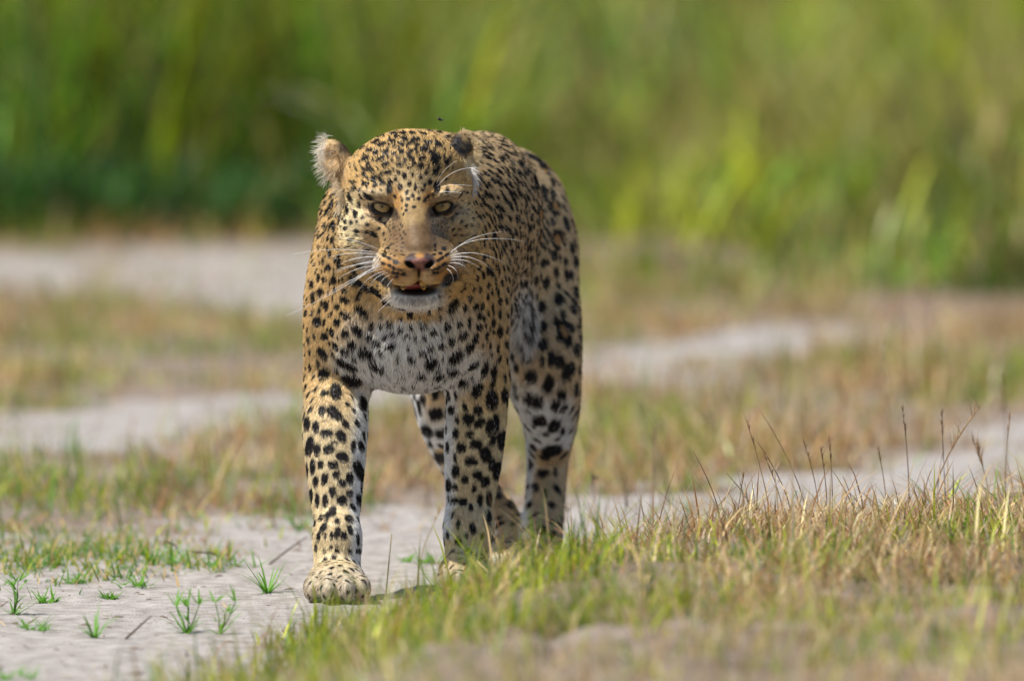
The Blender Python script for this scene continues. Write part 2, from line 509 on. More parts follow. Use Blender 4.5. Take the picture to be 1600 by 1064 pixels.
# ------------------------------------------------------------------ coat pattern
# markings measured on the animal: px, py, half width, half height, turn (degrees clockwise)
MARKS = """
508 479 7.5 7.5 0;537 467 9 5 10;495 499 7.5 8.5 0;563 486 13 6 35;538 491 10 5 30;525 502 7 7 0;557 515 11 6 50;505 524 7 6 0;516 520 7 7 0
538 518 6 6 0;521 538 7 7 0;546 536 9 6 60;536 547 7 6 0;502 552 11 7 50;568 551 13 7 25;575 525 6 6 0;589 535 7 6 0;609 540 7 6 0
538 567 19 8 22;504 583 10 10 20;552 594 18 10 20;585 570 14 7 25;525 610 9 14 -10;578 508 5 6 0;593 508 4.5 5 0;608 504 5 4.5 0
624 513 4.5 5 0;601 522 4.5 5 0;612 519 5 4.5 0;634 523 4.5 3.5 0;640 493 5 6 0;628 481 9 6 0;616 482 7 5 0;604 474 9 6 35;586 461 15 8 35
568 450 14 7 35;553 440 10 7 45;661 473 10 6 -30;646 480 5 5 0;663 507 6 4 -20;678 517 6 4.5 -20;665 523 4.5 4 0;691 536 6 5.5 0
674 540 6 4 0;661 547 8 4 0;646 559 8 4.5 0;675 563 12 8 -20;662 584 9 6 20;688 584 9.5 7 0;628 604 5 4 0;667 612 7 5 45;690 602 5 5 0;699 442 7 14 20;688 460 8 6 -40;600 442 11 7 35
506 612 6 5 0;568 625 8 13 0;488 462 4 9 0;487 440 4 7 0;496 429 3.5 6 0;504 438 4 5 0;513 417 5 5 0;520 437 6 7 0;498 454 6 6 0
538 452 6 4 0;558 466 5 4 0;525 475 5 4 0;714 555 13 8 -25;707 530 7 7 0;737 542 8 9 0;724 522 9 6 -25;745 526 5 9 0;712 576 9 7 -20
742 571 11 9 -40;726 597 9 8 0;743 608 8 14 20;761 574 6 13 10;774 580 5 11 0;708 478 13 6 -50;750 509 6 6 0;750 491 5 6 0;745 478 5 6 0
734 502 3 9 0;772 502 5 7 0;763 523 5 7 0;700 510 6 6 0;718 505 4 6 0;782 517 5 9 0;769 622 10 17 0;790 616 6 13 0;729 652 10 10 0
750 660 10 7 -50;763 668 6 13 0;777 660 6 16 0;731 678 8 6 0;745 692 10 8 0;719 698 8 8 0;759 708 10 13 -20;734 721 11 7 0;772 724 6 11 0
747 742 8 8 0;711 735 7 11 0;724 750 6 7 0;759 751 8 9 0;777 735 6 14 0;708 781 7 6 0;753 782 5 11 0;766 776 5 13 0;738 789 5 8 0
722 783 7 8 0;715 819 4 10 0;740 824 7 11 -15;764 806 5 17 0;698 833 4 9 0;715 846 8 8 0;727 836 4 6 0;733 858 6 9 -20;706 860 6 8 0
698 875 6 5 0;709 761 5 5 0;753 864 8 8 0;677 645 14 11 0;662 672 10 14 -30;686 679 11 12 0;703 640 6 7 0;684 716 12 14 0;678 744 7 12 -25
692 760 5 10 0;664 700 4 9 -15;789 683 12 16 0;789 733 8 12 0;809 748 6 10 0;805 778 8 11 0;782 772 6 8 0;780 806 6 4 0
842 658 15 13 0;867 666 11 17 30;882 674 4 10 0;834 626 15 11 0;866 631 9 11 0;863 706 21 12 -15;829 699 8 9 0;846 736 12 8 0;866 736 5 8 0
823 758 4 6 0;835 758 6 10 -20;853 769 5 9 0;864 788 6 8 0;825 786 6 8 0;861 812 6 7 0;835 841 5 6 0;868 830 6 6 0;816 824 4 4 0;860 836 5 5 0
846 477 11 11 0;874 464 9 12 0;900 456 6 13 0;847 507 9 11 0;866 499 5 11 0;878 488 5 10 0;895 481 7 9 0;892 511 9 8 0;873 524 6 11 0
889 533 8 9 0;850 537 9 12 0;902 542 6 13 0;863 557 6 14 0;875 561 10 12 0;823 560 10 7 0;845 563 5 10 0;830 588 12 12 0;890 577 11 18 25
860 598 10 16 15;881 615 10 9 0;833 622 16 12 25;903 606 4 12 0;839 280 5 16 0;851 298 6 12 0;864 303 4 10 0;864 283 4 12 0;864 344 5 8 0
886 350 6 14 -15;896 385 6 11 0;867 401 7 10 0;850 412 9 9 0;885 405 5 8 0;901 407 5 12 0;871 426 6 8 0;855 442 8 12 0;840 439 5 9 0
894 426 5 9 0;885 428 4 11 0;846 250 7 14 -25;828 241 8 11 -30
478 660 5 13 0;491 663 6 10 0;508 673 10 7 0;522 645 15 9 45;501 641 6 9 0;535 679 8 11 -30;481 692 7 16 10;493 700 6 10 0;510 698 9 7 0
525 690 5 4 0;537 711 10 8 30;519 721 9 6 0;500 725 5 7 0;486 729 5 12 0;477 730 3 12 0;491 749 5 9 0;506 745 6 9 0;523 738 6 7 0;535 751 7 6 0
549 745 7 9 0;564 733 8 18 -25;548 767 6 6 0;519 764 6 9 0;537 777 8 9 0;506 778 5 11 0;494 778 4 12 0;484 775 4 12 0;553 789 5 10 -25
562 777 5 10 0;522 796 8 12 0;509 805 5 10 0;500 805 4 8 0;491 812 3 9 0;543 807 9 9 0;526 829 6 12 15;515 834 4 9 0;507 834 3 8 0;496 837 4 10 0
540 834 8 8 0;519 868 6 6 0;506 872 5 6 0;505 860 3 5 0;516 853 3 6 20;529 855 5 7 0;562 860 6 6 0;553 697 4 11 0;565 695 5 10 -20
565 229 5 5 0;592 211 6 3 -15;584 221 8 3.5 -25;594 225 7 4 -10;612 207 7 3 0;609 219 7 3.5 10;620 213 5 3 0;632 207 5 3 0;625 225 5 4 0
635 227 3 4 0;631 216 5 5 0;646 207 5 3 0;651 217 7 3.5 5;644 222 5 3 0;663 208 7 3 15;671 222 7 4 15;665 233 5 5 0;653 226 4 3 0
688 227 7 4 45;679 241 8 4.5 35;602 236 5 4 -20;614 228 4 3 0;613 240 5 3.5 0;627 237 4 5 0;644 235 4 3 0;635 239 3 3 0;574 235 7 3 -15
585 240 5 4 -35;567 247 5 4 -20;592 247 8 4 -25;620 247 4 3 0;630 251 3 4.5 0;639 246 3 4.5 0;647 247 3 4 0;661 247 5 4 0;655 239 3 3 0
680 253 7 5 40;686 244 6 4 40;600 257 7 4.5 -15;623 258 5.5 3.5 0;660 259 5 4.5 0;573 256 4.5 4 -25;580 265 4 4 0;567 264 3 3 0;567 274 3 4 0
605 269 6 4 10;620 269 3 3 0;630 274 3 5 0;638 261 4 3 0;648 255 4 4 0;699 255 4 5 0;681 270 4 6 0;668 270 3 3 0;660 279 3 3 0;594 272 3 3 0
583 279 6 4 -50;572 287 3 5 15;565 286 3 4 0;551 284 4 3 0;585 288 3.5 5 25;596 285 5 4 -20;616 279 3 4 0;609 285 4 4 0;607 293 5 8 0
624 291 3.5 5 0;634 300 2.5 4 0;636 309 3.5 3 0;626 312 2 3 0;639 287 3 4 0;652 291 2.5 5 0;662 297 3 3 0;655 309 3 3 0;647 304 2.5 3 0
665 312 2.5 3 0;672 307 2.5 3 0;684 292 5 10 0;674 284 4 5 0;697 296 3 4 0;552 298 4 4 0;546 312 3.5 7 -10;536 302 2 4 0;560 301 3 3 0
535 319 2.5 5 0;526 317 2 5 0;560 322 2.5 6 0;517 316 4 8 25;632 319 2.5 3 0;633 326 2.5 2.5 0;644 321 3 2.5 0;540 327 3 5 0
538 356 4 4 0;538 346 3.5 4 0;547 346 4 4 0;554 333 4 6 0;541 330 3 5 0;557 366 4 6 0;548 374 5 3 0;571 365 3 3 0;574 354 3 2.5 0;590 360 3 3 0
520 351 4 12 -10;518 372 4 6 0;530 411 6 12 0;514 395 4 6 0;503 407 3 7 0;512 417 5 5 0
598 397 3 2 25;606 401 3 2 25;615 407 3.5 2.5 25;597 410 3 2 25;606 414 3 2 25;613 418 2.5 2 20;621 421 2.2 1.6 15;626 423 1.8 1.6 0
612 427 2.4 1.7 15;620 429 2.2 1.6 10;627 430 1.8 1.4 0;634 431 1.6 1.3 0;618 434 2 1.5 0;604 386 2 1.6 20
699 396 3 2 -25;693 401 3 2 -25;687 404 3 2 -25;695 413 3.5 2 -25;688 417 3 2 -25;680 421 2.5 1.6 -15;672 422 2 1.4 0;685 427 2.2 1.6 -15
680 429 2 1.5 0;696 386 2.5 2.5 0;691 393 2.5 2 0;682 381 1.5 3 0
"""
ROSETTES = [(851, 373, 12, 13), (875, 369, 11, 16), (851, 330, 11, 14), (872, 318, 9, 14), (884, 510, 12, 16)]

LPX, LPY = to_px(LV)

def surface_at(px, py, r=4.0, ymin=-9.0):
    m = (np.abs(LPX - px) < r) & (np.abs(LPY - py) < r) & (LV[:, 1] > ymin)
    if not m.any():
        return None
    i = np.flatnonzero(m)
    return LV[i[np.argmin(LV[i, 1])]]

NOSE = W(656, 400, -0.335)
def flow(P, N):
    """direction in which the hair lies"""
    n = len(P)
    px, py = to_px(P)
    dh = np.linalg.norm(P - NOSE, axis=1)
    wh = 1 - sstep(0.22, 0.31, dh)
    head = unit(P - NOSE + np.array([0, 0.0, 0.0]))
    body = np.tile(np.array([0.10, 0.80, -0.42]), (n, 1))
    front = sstep(-0.2, -0.8, N[:, 1])[:, None]
    body = body * (1 - front) + front * np.stack([0.35 * np.sign(P[:, 0] + 0.145) * np.abs(N[:, 0]), np.zeros(n), -np.ones(n)], 1)
    leg = np.tile(np.array([0.0, 0.10, -1.0]), (n, 1))
    wl = sstep(0.36, 0.24, P[:, 2])[:, None]
    t = body * (1 - wl) + leg * wl
    t = t * (1 - wh[:, None]) + head * wh[:, None]
    wob = np.stack([vnoise(P + 7.1, 22) - .5, vnoise(P + 3.3, 22) - .5, vnoise(P + 9.7, 22) - .5], 1)
    t = unit(t) + 0.40 * wob
    t = t - (t * N).sum(1, keepdims=True) * N
    return unit(t)

LT = flow(LV, LN)
SP = dict(c=[], t=[], b=[], n=[], ra=[], rb=[], rn=[], ring=[])
def add_spot(c, t, b, n, ra, rb, rn, ring=0.0):
    for key, v in zip(('c', 't', 'b', 'n', 'ra', 'rb', 'rn', 'ring'), (c, t, b, n, ra, rb, rn, ring)):
        SP[key].append(v)
blocked = np.zeros(len(LV), bool)
RIGHT = np.array([1.0, 0, 0])
for rec in MARKS.replace('\n', ';').split(';'):
    if not rec.strip():
        continue
    px, py, rx, ry, ang = map(float, rec.split())
    c = surface_at(px, py, 3.0, -.19 if 468 < py < 505 and 590 < px < 700 else -9)
    if c is None:
        c = surface_at(px, py, 9.0)
    if c is None:
        continue
    m = MPP(c[1]); a = math.radians(ang)
    t = RIGHT * math.cos(a) - UP * math.sin(a)
    b = RIGHT * math.sin(a) + UP * math.cos(a)
    gn = 1.5 if max(rx, ry) < 3.6 and py > 375 and c[1] < -.1 else 1.14 if py < 340 else .94 if c[1] > .4 else .80 if py > 785 else 1.05
    big = max(rx, ry) * m
    add_spot(c, t, b, FW, rx * m * gn, ry * m * gn, max(2.2 * big, 0.016))
    blocked |= np.linalg.norm(LV - c, axis=1) < big + (0.0042 if py < 340 else 0.0055 if c[1] < -.1 else 0.0125 if c[1] > .4 else 0.0082)
for px, py, rx, ry in ROSETTES:
    c = surface_at(px, py, 6.0)
    m = MPP(c[1])
    add_spot(c, RIGHT, UP, FW, rx * m, ry * m, 0.04, 1.0)
    blocked |= np.linalg.norm(LV - c, axis=1) < max(rx, ry) * m + 0.012

def zone_mask(px, py, x0, y0, rx, ry):
    return ((px - x0) / rx) ** 2 + ((py - y0) / ry) ** 2
# bare or unspotted zones
no_spot = np.zeros(len(LV), bool)
headzone = LV[:, 1] < -0.10
for z in ((655, 385, 24, 40), (597, 323, 28, 18), (691, 322, 28, 18), (650, 462, 48, 26), (619, 422, 36, 22), (686, 420, 32, 22), (652, 345, 22, 30), (655, 432, 24, 18)):
    no_spot |= headzone & (zone_mask(LPX, LPY, *z) < 1)
no_spot |= (LV[:, 1] < -0.05) & (LPY < 300) & ((LPX < 545) | ((LPX > 705) & (LPX < 748)))
blocked |= no_spot
# everything the camera side does not fix is filled with even, flow-aligned markings
sp_gap = np.full(len(LV), 25.0); sp_a = np.full(len(LV), 10.0); sp_b = np.full(len(LV), 7.5)
def setz(m, gap, a, b):
    sp_gap[m] = gap; sp_a[m] = a; sp_b[m] = b
torso = (LPY < 640) & (LV[:, 1] < 0.66)
setz(torso, 14.2, 9.2, 5.9)
setz(torso & (LPX > 690) & (LPY > 430) & (LV[:, 1] < .25), 16.5, 8.4, 5.6)
setz(torso & (LPX < 560) & (LPY > 380), 14, 6.0, 4.0)
setz((LV[:, 1] >= 0.60) & (LPY < 640), 27, 10.5, 7.5)
setz((LPY >= 640), 22, 8.5, 6.0)
setz((LPY > 640) & (LV[:, 1] > .4), 25, 10, 8)
setz((LPY > 855), 13, 4.6, 3.6)
setz((LV[:, 1] < -0.06) & (LPY < 300), 11, 4.2, 2.7)
setz((LV[:, 1] < -0.10) & (LPY >= 300) & (LPY < 470), 10, 3.4, 2.3)
setz((LV[:, 1] < -0.14) & (LPY >= 338) & (LPY < 396) & (LPX > 603) & (LPX < 704), 6.8, 2.5, 1.8)
setz((LV[:, 1] < -0.12) & (LPY >= 338) & (LPY < 400) & ((LPX <= 603) | (LPX >= 704)), 11.5, 4.2, 2.9)
setz((LN[:, 2] < -0.5) & (LPY < 700), 26, 8, 6)
setz((LV[:, 1] < 0.10) & (zone_mask(LPX, LPY, 645, 545, 85, 80) < 1), 16, 4.4, 3.4)
prng = np.random.default_rng(3)
order = prng.permutation(len(LV))
mpp = MPP(LV[:, 1])
for i in order:
    if blocked[i]:
        continue
    c = LV[i]; gap = sp_gap[i] * mpp[i] * prng.uniform(0.92, 1.25)
    rosette = LV[i, 1] > 0.60 and LPY[i] < 420 and prng.random() < 0.5
    k = prng.uniform(0.72, 1.22)
    if rosette:
        add_spot(c, LT[i], np.cross(LN[i], LT[i]), LN[i], 13.5 * mpp[i], 11 * mpp[i], 0.03, 1.0)
        gap *= 1.15
    else:
        add_spot(c, LT[i], np.cross(LN[i], LT[i]), LN[i], sp_a[i] * mpp[i] * k, sp_b[i] * mpp[i] * k * prng.uniform(.85, 1.15), 0.02)
    dy = np.abs(LV[:, 1] - c[1]) < gap
    w = np.flatnonzero(dy)
    blocked[w[((LV[w] - c) ** 2).sum(1) < gap * gap]] = True
SP = {k: np.array(v) for k, v in SP.items()}

def markings(P):
    """darkness 0..1 and rosette-centre 0..1 at points on the skin"""
    o = np.argsort(P[:, 1]); Q = P[o]
    jit = 0.26 * (vnoise(Q, 130) - .5) + 0.12 * (vnoise(Q + 5.0, 420) - .5)
    dark = np.zeros(len(Q)); core = np.zeros(len(Q))
    ys = Q[:, 1]
    for i in range(len(SP['c'])):
        c = SP['c'][i]; R = 1.5 * max(SP['ra'][i], SP['rb'][i], SP['rn'][i])
        s, e = np.searchsorted(ys, (c[1] - R, c[1] + R))
        d = Q[s:e] - c
        near = np.flatnonzero((np.abs(d[:, 0]) < R) & (np.abs(d[:, 2]) < R))
        if not len(near):
            continue
        d = d[near]
        u, v, w = d @ SP['t'][i] / SP['ra'][i], d @ SP['b'][i] / SP['rb'][i], d @ SP['n'][i] / SP['rn'][i]
        r = np.sqrt(np.sqrt(u * u * u * u + v * v * v * v + 1.2 * u * u * v * v + 1e-9) + w * w) + jit[s + near]
        if SP['ring'][i]:
            a = np.arctan2(v, u)
            gapn = np.sin(a * 3 + c[0] * 400) + 0.6 * np.sin(a * 2 + c[2] * 300)
            ring = (1 - sstep(0.22, 0.36, np.abs(r - 0.80))) * sstep(-1.25, -0.75, gapn)
            core[s + near] = np.maximum(core[s + near], 1 - sstep(0.5, 0.8, r))
            dk = ring
        else:
            dk = 1 - sstep(0.86, 1.12, r)
        dark[s + near] = np.maximum(dark[s + near], dk)
    D = np.empty_like(dark); C = np.empty_like(core)
    D[o] = dark; C[o] = core
    return D, C

def srgb(r, g, b):
    c = np.array([r, g, b]) / 255.0
    return np.where(c <= 0.04045, c / 12.92, ((c + 0.055) / 1.055) ** 2.4)

TAN, CREAM, WHITE = np.array([.68, .485, .235]), np.array([.80, .66, .42]), np.array([.90, .88, .85])
ORANGE, BROWN, BLACK = np.array([.52, .27, .075]), np.array([.26, .17, .10]), np.array([.014, .011, .010])
GREY = np.array([.60, .465, .29])
def mixc(c, col, w):
    return c * (1 - w[:, None]) + np.asarray(col) * w[:, None]
def blob(px, py, x, y, rx, ry, soft=0.6, ang=0.0):
    a = math.radians(ang); dx, dy = px - x, py - y
    u = (dx * math.cos(a) + dy * math.sin(a)) / rx; v = (-dx * math.sin(a) + dy * math.cos(a)) / ry
    return 1 - sstep(1 - soft, 1 + soft, np.sqrt(u * u + v * v))

def coat(P, N):
    """natural coat colour, hairless mask, hair length"""
    n = len(P); px, py = to_px(P); Y = P[:, 1]
    nz = vnoise(P, 35) - .5
    col = np.tile(TAN, (n, 1))
    col = mixc(col, ORANGE, 0.08 * sstep(.0, .35, vnoise(P + 2, 14) - .45))
    col = mixc(col, GREY, sstep(690, 760, px) * sstep(620, 540, py) * sstep(-.05, .10, Y) * .75)
    col = mixc(col, CREAM, sstep(560, 690, py) * .92)
    col = mixc(col, CREAM, sstep(.40, .55, Y) * sstep(560, 480, py) * .25)
    col = mixc(col, np.array([.66, .49, .29]), sstep(.40, .50, Y) * sstep(450, 600, py) * .9)
    # pale chest, throat, belly, inner legs
    fr = sstep(.22, .10, Y)
    ch = np.maximum(blob(px, py, 645, 545, 84, 76, .65), blob(px, py, 650, 492, 62, 42, .5)) * fr
    ch = np.clip(ch + nz * .6 * (ch > .02) * (ch < .98), 0, 1)
    col = mixc(col, WHITE * .96, ch * .93)
    col = mixc(col, WHITE, sstep(-.25, -.75, N[:, 2]) * (py < 700) * (Y > -.08))
    inner1 = sstep(.35, .80, N[:, 0]) * (px < 620) * (py > 575) * fr
    inner2 = sstep(-.45, -.85, N[:, 0]) * (px > 640) * (py > 560) * (py < 840)
    inner3 = .85 * sstep(-.45, -.85, N[:, 0]) * (Y > .35) * (py > 440)
    col = mixc(col, WHITE, np.maximum(np.maximum(inner1, inner2), inner3))
    col = mixc(col, WHITE, blob(px, py, 820, 505, 20, 55, .5) * (Y < .62))
    col = mixc(col, np.array([.62, .54, .42]), sstep(868, 905, py) * .85)
    hd = sstep(-.08, -.12, Y) * (py < 500)
    # face
    col = mixc(col, TAN * np.array([.97, .94, .84]), hd)
    col = mixc(col, CREAM, hd * blob(px, py, 640, 285, 40, 22, .6) * .5)
    col = mixc(col, CREAM * 1.08, hd * np.maximum(blob(px, py, 553, 350, 26, 46, .5), blob(px, py, 572, 372, 20, 18, .5) * .3))
    col = mixc(col, CREAM, hd * blob(px, py, 722, 345, 22, 40, .5) * .6)
    for s_, ex, ey in ((-1, 597, 323), (1, 691, 322)):
        col = mixc(col, np.array([.70, .59, .42]), hd * blob(px, py, ex + s_ * 13, ey - 20, 23, 8, .7, -s_ * 4) * .6)
        col = mixc(col, np.array([.62, .46, .28]), hd * blob(px, py, ex + s_ * 3, ey + 9, 27, 16, .25, -s_ * 22))
        col = mixc(col, ORANGE, hd * blob(px, py, ex - s_ * 21, ey - 10, 10, 19, .6) * .9)
        col = mixc(col, np.array([.36, .25, .14]), hd * blob(px, py, ex, ey - 11, 23, 4.5, .4, -s_ * 12) * .7)
        col = mixc(col, BLACK * 2, hd * blob(px, py, ex, ey - 6.5, 18, 1.5, .5, -s_ * 13) * .8)
        dark_rim = blob(px, py, ex, ey + 5.0, 23, 11.5, .2, -s_ * 19)
        dark_rim = np.maximum(dark_rim, blob(px, py, ex - s_ * 18, ey + 11, 7, 13, .3, s_ * 25))
        col = mixc(col, BLACK * 1.3, hd * dark_rim)
        col = mixc(col, BROWN * .55, hd * blob(px, py, ex - s_ * 23, ey + 38, 8, 30, .6) * .8)
        col = mixc(col, BROWN * .4, hd * blob(px, py, ex + s_ * 4, ey + 24, 26, 2.6, .6, -s_ * 28) * .8)
    bridge = np.maximum(blob(px, py, 653, 376, 27, 36, .4), blob(px, py, 647, 342, 24, 32, .6) * .65)
    col = mixc(col, np.array([.135, .078, .036]), hd * bridge * .92)
    under = np.maximum(blob(px, py, 600, 366, 34, 24, .5), blob(px, py, 702, 364, 30, 24, .5))
    col = mixc(col, np.array([.38, .25, .125]), hd * under * .6)
    snout = np.maximum(blob(px, py, 622, 380, 22, 26, .5), blob(px, py, 684, 379, 20, 26, .5))
    col = mixc(col, np.array([.19, .115, .055]), hd * snout * .85)
    pads = np.maximum(blob(px, py, 619, 422, 34, 21, .4), blob(px, py, 686, 420, 31, 21, .4))
    col = mixc(col, np.array([.40, .20, .06]), hd * pads)
    col = mixc(col, np.array([.66, .50, .30]), hd * np.maximum(blob(px, py, 640, 433, 12, 10, .5), blob(px, py, 670, 432, 12, 10, .5)) * .35)
    col = mixc(col, WHITE * .9, hd * np.maximum(blob(px, py, 576, 404, 14, 18, .6), blob(px, py, 713, 402, 10, 15, .6) * .7) * .75)
    for row in (((592, 395), (606, 402), (618, 408), (628, 412)), ((592, 408), (606, 414), (618, 420), (632, 423)), ((600, 420), (612, 427), (624, 430), (637, 431)),
                ((610, 432), (622, 436)), ((703, 394), (690, 403), (680, 409)), ((702, 408), (690, 417), (676, 421), (664, 423)), ((696, 420), (684, 428), (670, 431))):
        for (xa, ya), (xb, yb) in zip(row, row[1:]):
            col = mixc(col, BLACK * 2.5, hd * blob(px, py, (xa + xb) / 2, (ya + yb) / 2, math.hypot(xb - xa, yb - ya) * .55, 1.7, .5, math.degrees(math.atan2(yb - ya, xb - xa))) * (.62 + .5 * (vnoise(P, 330) - .5)))
    chin = blob(px, py, 650, 468, 46, 18, .35)
    col = mixc(col, WHITE * np.array([.88, .88, .88]), hd * chin)
    col = mixc(col, BROWN * .5, hd * blob(px, py, 645, 463, 24, 7, .8) * .6)
    # dark corners of the mouth, lips
    lip = np.maximum(np.maximum(blob(px, py, 651, 455, 42, 8.0, .35), blob(px, py, 600, 439, 18, 6, .4, 42)), blob(px, py, 701, 438, 17, 6, .4, -42))
    col = mixc(col, BLACK, hd * lip)
    bare = hd * np.maximum(lip * (np.abs(px - 650) < 44), 0)
    # nose pad
    pad = np.maximum(blob(px, py, 656, 408, 23, 9, .2), blob(px, py, 656, 416, 11, 9, .25)) * hd
    col = mixc(col, np.array([.20, .085, .065]), pad)
    top = np.maximum(blob(px, py, 643, 402, 11, 5, .4, -20), blob(px, py, 669, 401, 11, 5, .4, 20)) * hd
    col = mixc(col, np.array([.05, .04, .045]), top * .9)
    col = mixc(col, ORANGE * .9, hd * blob(px, py, 656, 399, 7, 4, .6) * .8)
    nostril = np.maximum(blob(px, py, 640, 414, 10.5, 5, .3, 32), blob(px, py, 672, 413, 10.5, 5, .3, -32)) * hd
    col = mixc(col, BLACK * .5, nostril)
    col = mixc(col, BLACK, hd * blob(px, py, 654.5, 428, 1.8, 8, .4))
    bare = np.maximum(bare, np.maximum(pad, nostril))
    for s_, ex, ey in ((-1, 597, 323), (1, 691, 322)):
        bare = np.maximum(bare, hd * blob(px, py, ex, ey + 1, 20, 10, .12, -s_ * 17))
    # ears: black backs, pale rims
    ears = sstep(-.02, -.05, Y) * (py < 300) * np.maximum(px < 553, px > 703) * (Y > -.16)
    back = ears * blob(px, py, 718, 228, 24, 21, .45) * np.clip(.55 + .9 * vnoise(P + 3, 90), 0, 1)
    col = mixc(col, np.array([.035, .032, .034]), back)
    col = mixc(col, np.array([.52, .36, .19]), ears * blob(px, py, 520, 262, 26, 40, .4) * .9)
    col = mixc(col, BLACK * 1.5, ears * blob(px, py, 541, 228, 15, 14, .5) * .85)
    col = mixc(col, WHITE, ears * blob(px, py, 500, 228, 8, 24, .6) * .6)
    col = mixc(col, CREAM, ears * blob(px, py, 738, 255, 12, 22, .6, 30) * .9)
    # tail tip etc. simply follow the trunk
    # hair length (metres)
    L = np.full(n, .0074)
    L += .0035 * ch + .007 * sstep(-.2, -.7, N[:, 2]) * (py < 700)
    L = L * (1 - sstep(600, 700, py)) + .0060 * sstep(600, 700, py)
    L = np.where(py > 860, .0055, L)
    L += .018 * blob(px, py, 820, 505, 18, 48, .5) * (Y < .62)
    dh = np.linalg.norm(P - NOSE, axis=1)
    Lh = .0026 + .0042 * sstep(.05, .20, dh) + .002 * sstep(.18, .24, dh)
    L = L * (1 - hd) + Lh * hd
    L = np.where(hd * chin > .4, .0125, L)
    L = np.where(hd * bridge > .5, .0030, L)
    L = L + .006 * hd * np.maximum(blob(px, py, 560, 410, 24, 40, .5), blob(px, py, 722, 410, 22, 40, .5))
    L = np.where(ears > .5, .0055, L)
    col = col * (1 + .55 * (vnoise(P + 6.0, 260) - .5) + .25 * (vnoise(P + 2.0, 60) - .5))[:, None]
    return col, bare, L
# ------------------------------------------------------------------ skin, hair, eyes, teeth, whiskers
leopard = bpy.data.objects.new('leopard', None)
COL.objects.link(leopard)
tag(leopard, 'spotted leopard walking towards the camera with lowered head and open mouth', 'leopard')

skin_mat, nt, bs = new_mat('leopard skin')
at = nt.nodes.new('ShaderNodeAttribute'); at.attribute_name = 'coat'
nt.links.new(at.outputs['Color'], bs.inputs['Base Color'])
nzs = nt.nodes.new('ShaderNodeTexNoise'); nzs.inputs['Scale'].default_value = 420
bp = nt.nodes.new('ShaderNodeBump'); bp.inputs['Strength'].default_value = .35; bp.inputs['Distance'].default_value = .0012
nt.links.new(nzs.outputs['Fac'], bp.inputs['Height']); nt.links.new(bp.outputs['Normal'], bs.inputs['Normal'])
bs.inputs['Roughness'].default_value = .5
bs.inputs['Specular IOR Level'].default_value = .2

vc, vbare, vL = coat(LV, LN)
vd, vcore = markings(LV)
vd *= (1 - vbare)
vcol = mixc(mixc(vc, ORANGE * .8, vcore * .7), BLACK, vd)
body = mesh_object('body', LV, LF, skin_mat, leopard)
color_attr(body.data, 'coat', vcol * np.where(vbare > .5, 1.0, .8)[:, None])

def grow_fur(count, seed):
    r = np.random.default_rng(seed)
    tri = np.concatenate([LF[:, [0, 1, 2]], LF[:, [0, 2, 3]]])
    A = np.linalg.norm(np.cross(LV[tri[:, 1]] - LV[tri[:, 0]], LV[tri[:, 2]] - LV[tri[:, 0]]), axis=1)
    fn = LN[tri[:, 0]]; fy = LV[tri[:, 0], 1]; fL = vL[tri[:, 0]]
    wgt = np.where(fn[:, 1] > .45, .30, 1.0) * np.where(fy > .45, .6, 1.0)
    wgt *= np.clip(.0080 / fL, .6, 2.6)
    wgt *= (vbare[tri].max(1) < .4)
    p = A * wgt; p /= p.sum()
    ti = r.choice(len(tri), count, p=p)
    u = np.sqrt(r.random(count)); v = r.random(count)
    ba, bb, bc = 1 - u, u * (1 - v), u * v
    T = tri[ti]
    P = LV[T[:, 0]] * ba[:, None] + LV[T[:, 1]] * bb[:, None] + LV[T[:, 2]] * bc[:, None]
    N = unit(LN[T[:, 0]] * ba[:, None] + LN[T[:, 1]] * bb[:, None] + LN[T[:, 2]] * bc[:, None])
    col, bare, L = coat(P, N)
    dk, core = markings(P)
    col = mixc(col, ORANGE, core * .75)
    jit = r.uniform(.62, 1.30, count)[:, None]
    col = col * jit
    col = mixc(col, BLACK * r.uniform(.5, 1.3, (count, 1)), np.clip(dk * 1.05, 0, 1))
    stray = r.random(count) < .025
    col = np.where(stray[:, None] & (dk > .4)[:, None], WHITE * .6, col)
    t = flow(P, N) + r.normal(0, .16, (count, 3))
    cl = np.stack([vnoise(P + 1.3, 140) - .5, vnoise(P + 8.3, 140) - .5, vnoise(P + 4.3, 140) - .5], 1)
    t = t + 0.45 * cl
    t = unit(t - (t * N).sum(1, keepdims=True) * N)
    L = L * r.uniform(.65, 1.25, count)
    lift = r.normal(.36, .10, count).clip(.1, .9)
    S = np.linspace(0, 1, 4)
    pos = np.empty((count, 4, 3), np.float32)
    for k, s in enumerate(S):
        h = lift * (s - .45 * s * s)
        pos[:, k] = P + L[:, None] * (N * h[:, None] + t * (s * .88)) - N * .0006
    w0 = np.clip(L * .042, .00014, .00036)
    rad = w0[:, None] * np.array([1.0, .95, .7, .18])[None]
    return pos, rad, col

def curves_object(name, pos, rad, col, mat, parent):
    n, k, _ = pos.shape
    cu = bpy.data.hair_curves.new(name)
    cu.add_curves([k] * n)
    cu.attributes['position'].data.foreach_set('vector', pos.astype(np.float32).ravel())
    ra = cu.attributes.get('radius') or cu.attributes.new('radius', 'FLOAT', 'POINT')
    ra.data.foreach_set('value', rad.astype(np.float32).ravel())
    ca = cu.attributes.new('coat', 'FLOAT_COLOR', 'CURVE')
    c4 = np.ones((n, 4), np.float32); c4[:, :3] = np.clip(col, 0.004, .92)
    ca.data.foreach_set('color', c4.ravel())
    cu.materials.append(mat)
    o = bpy.data.objects.new(name, cu)
    COL.objects.link(o)
    o.parent = parent
    return o

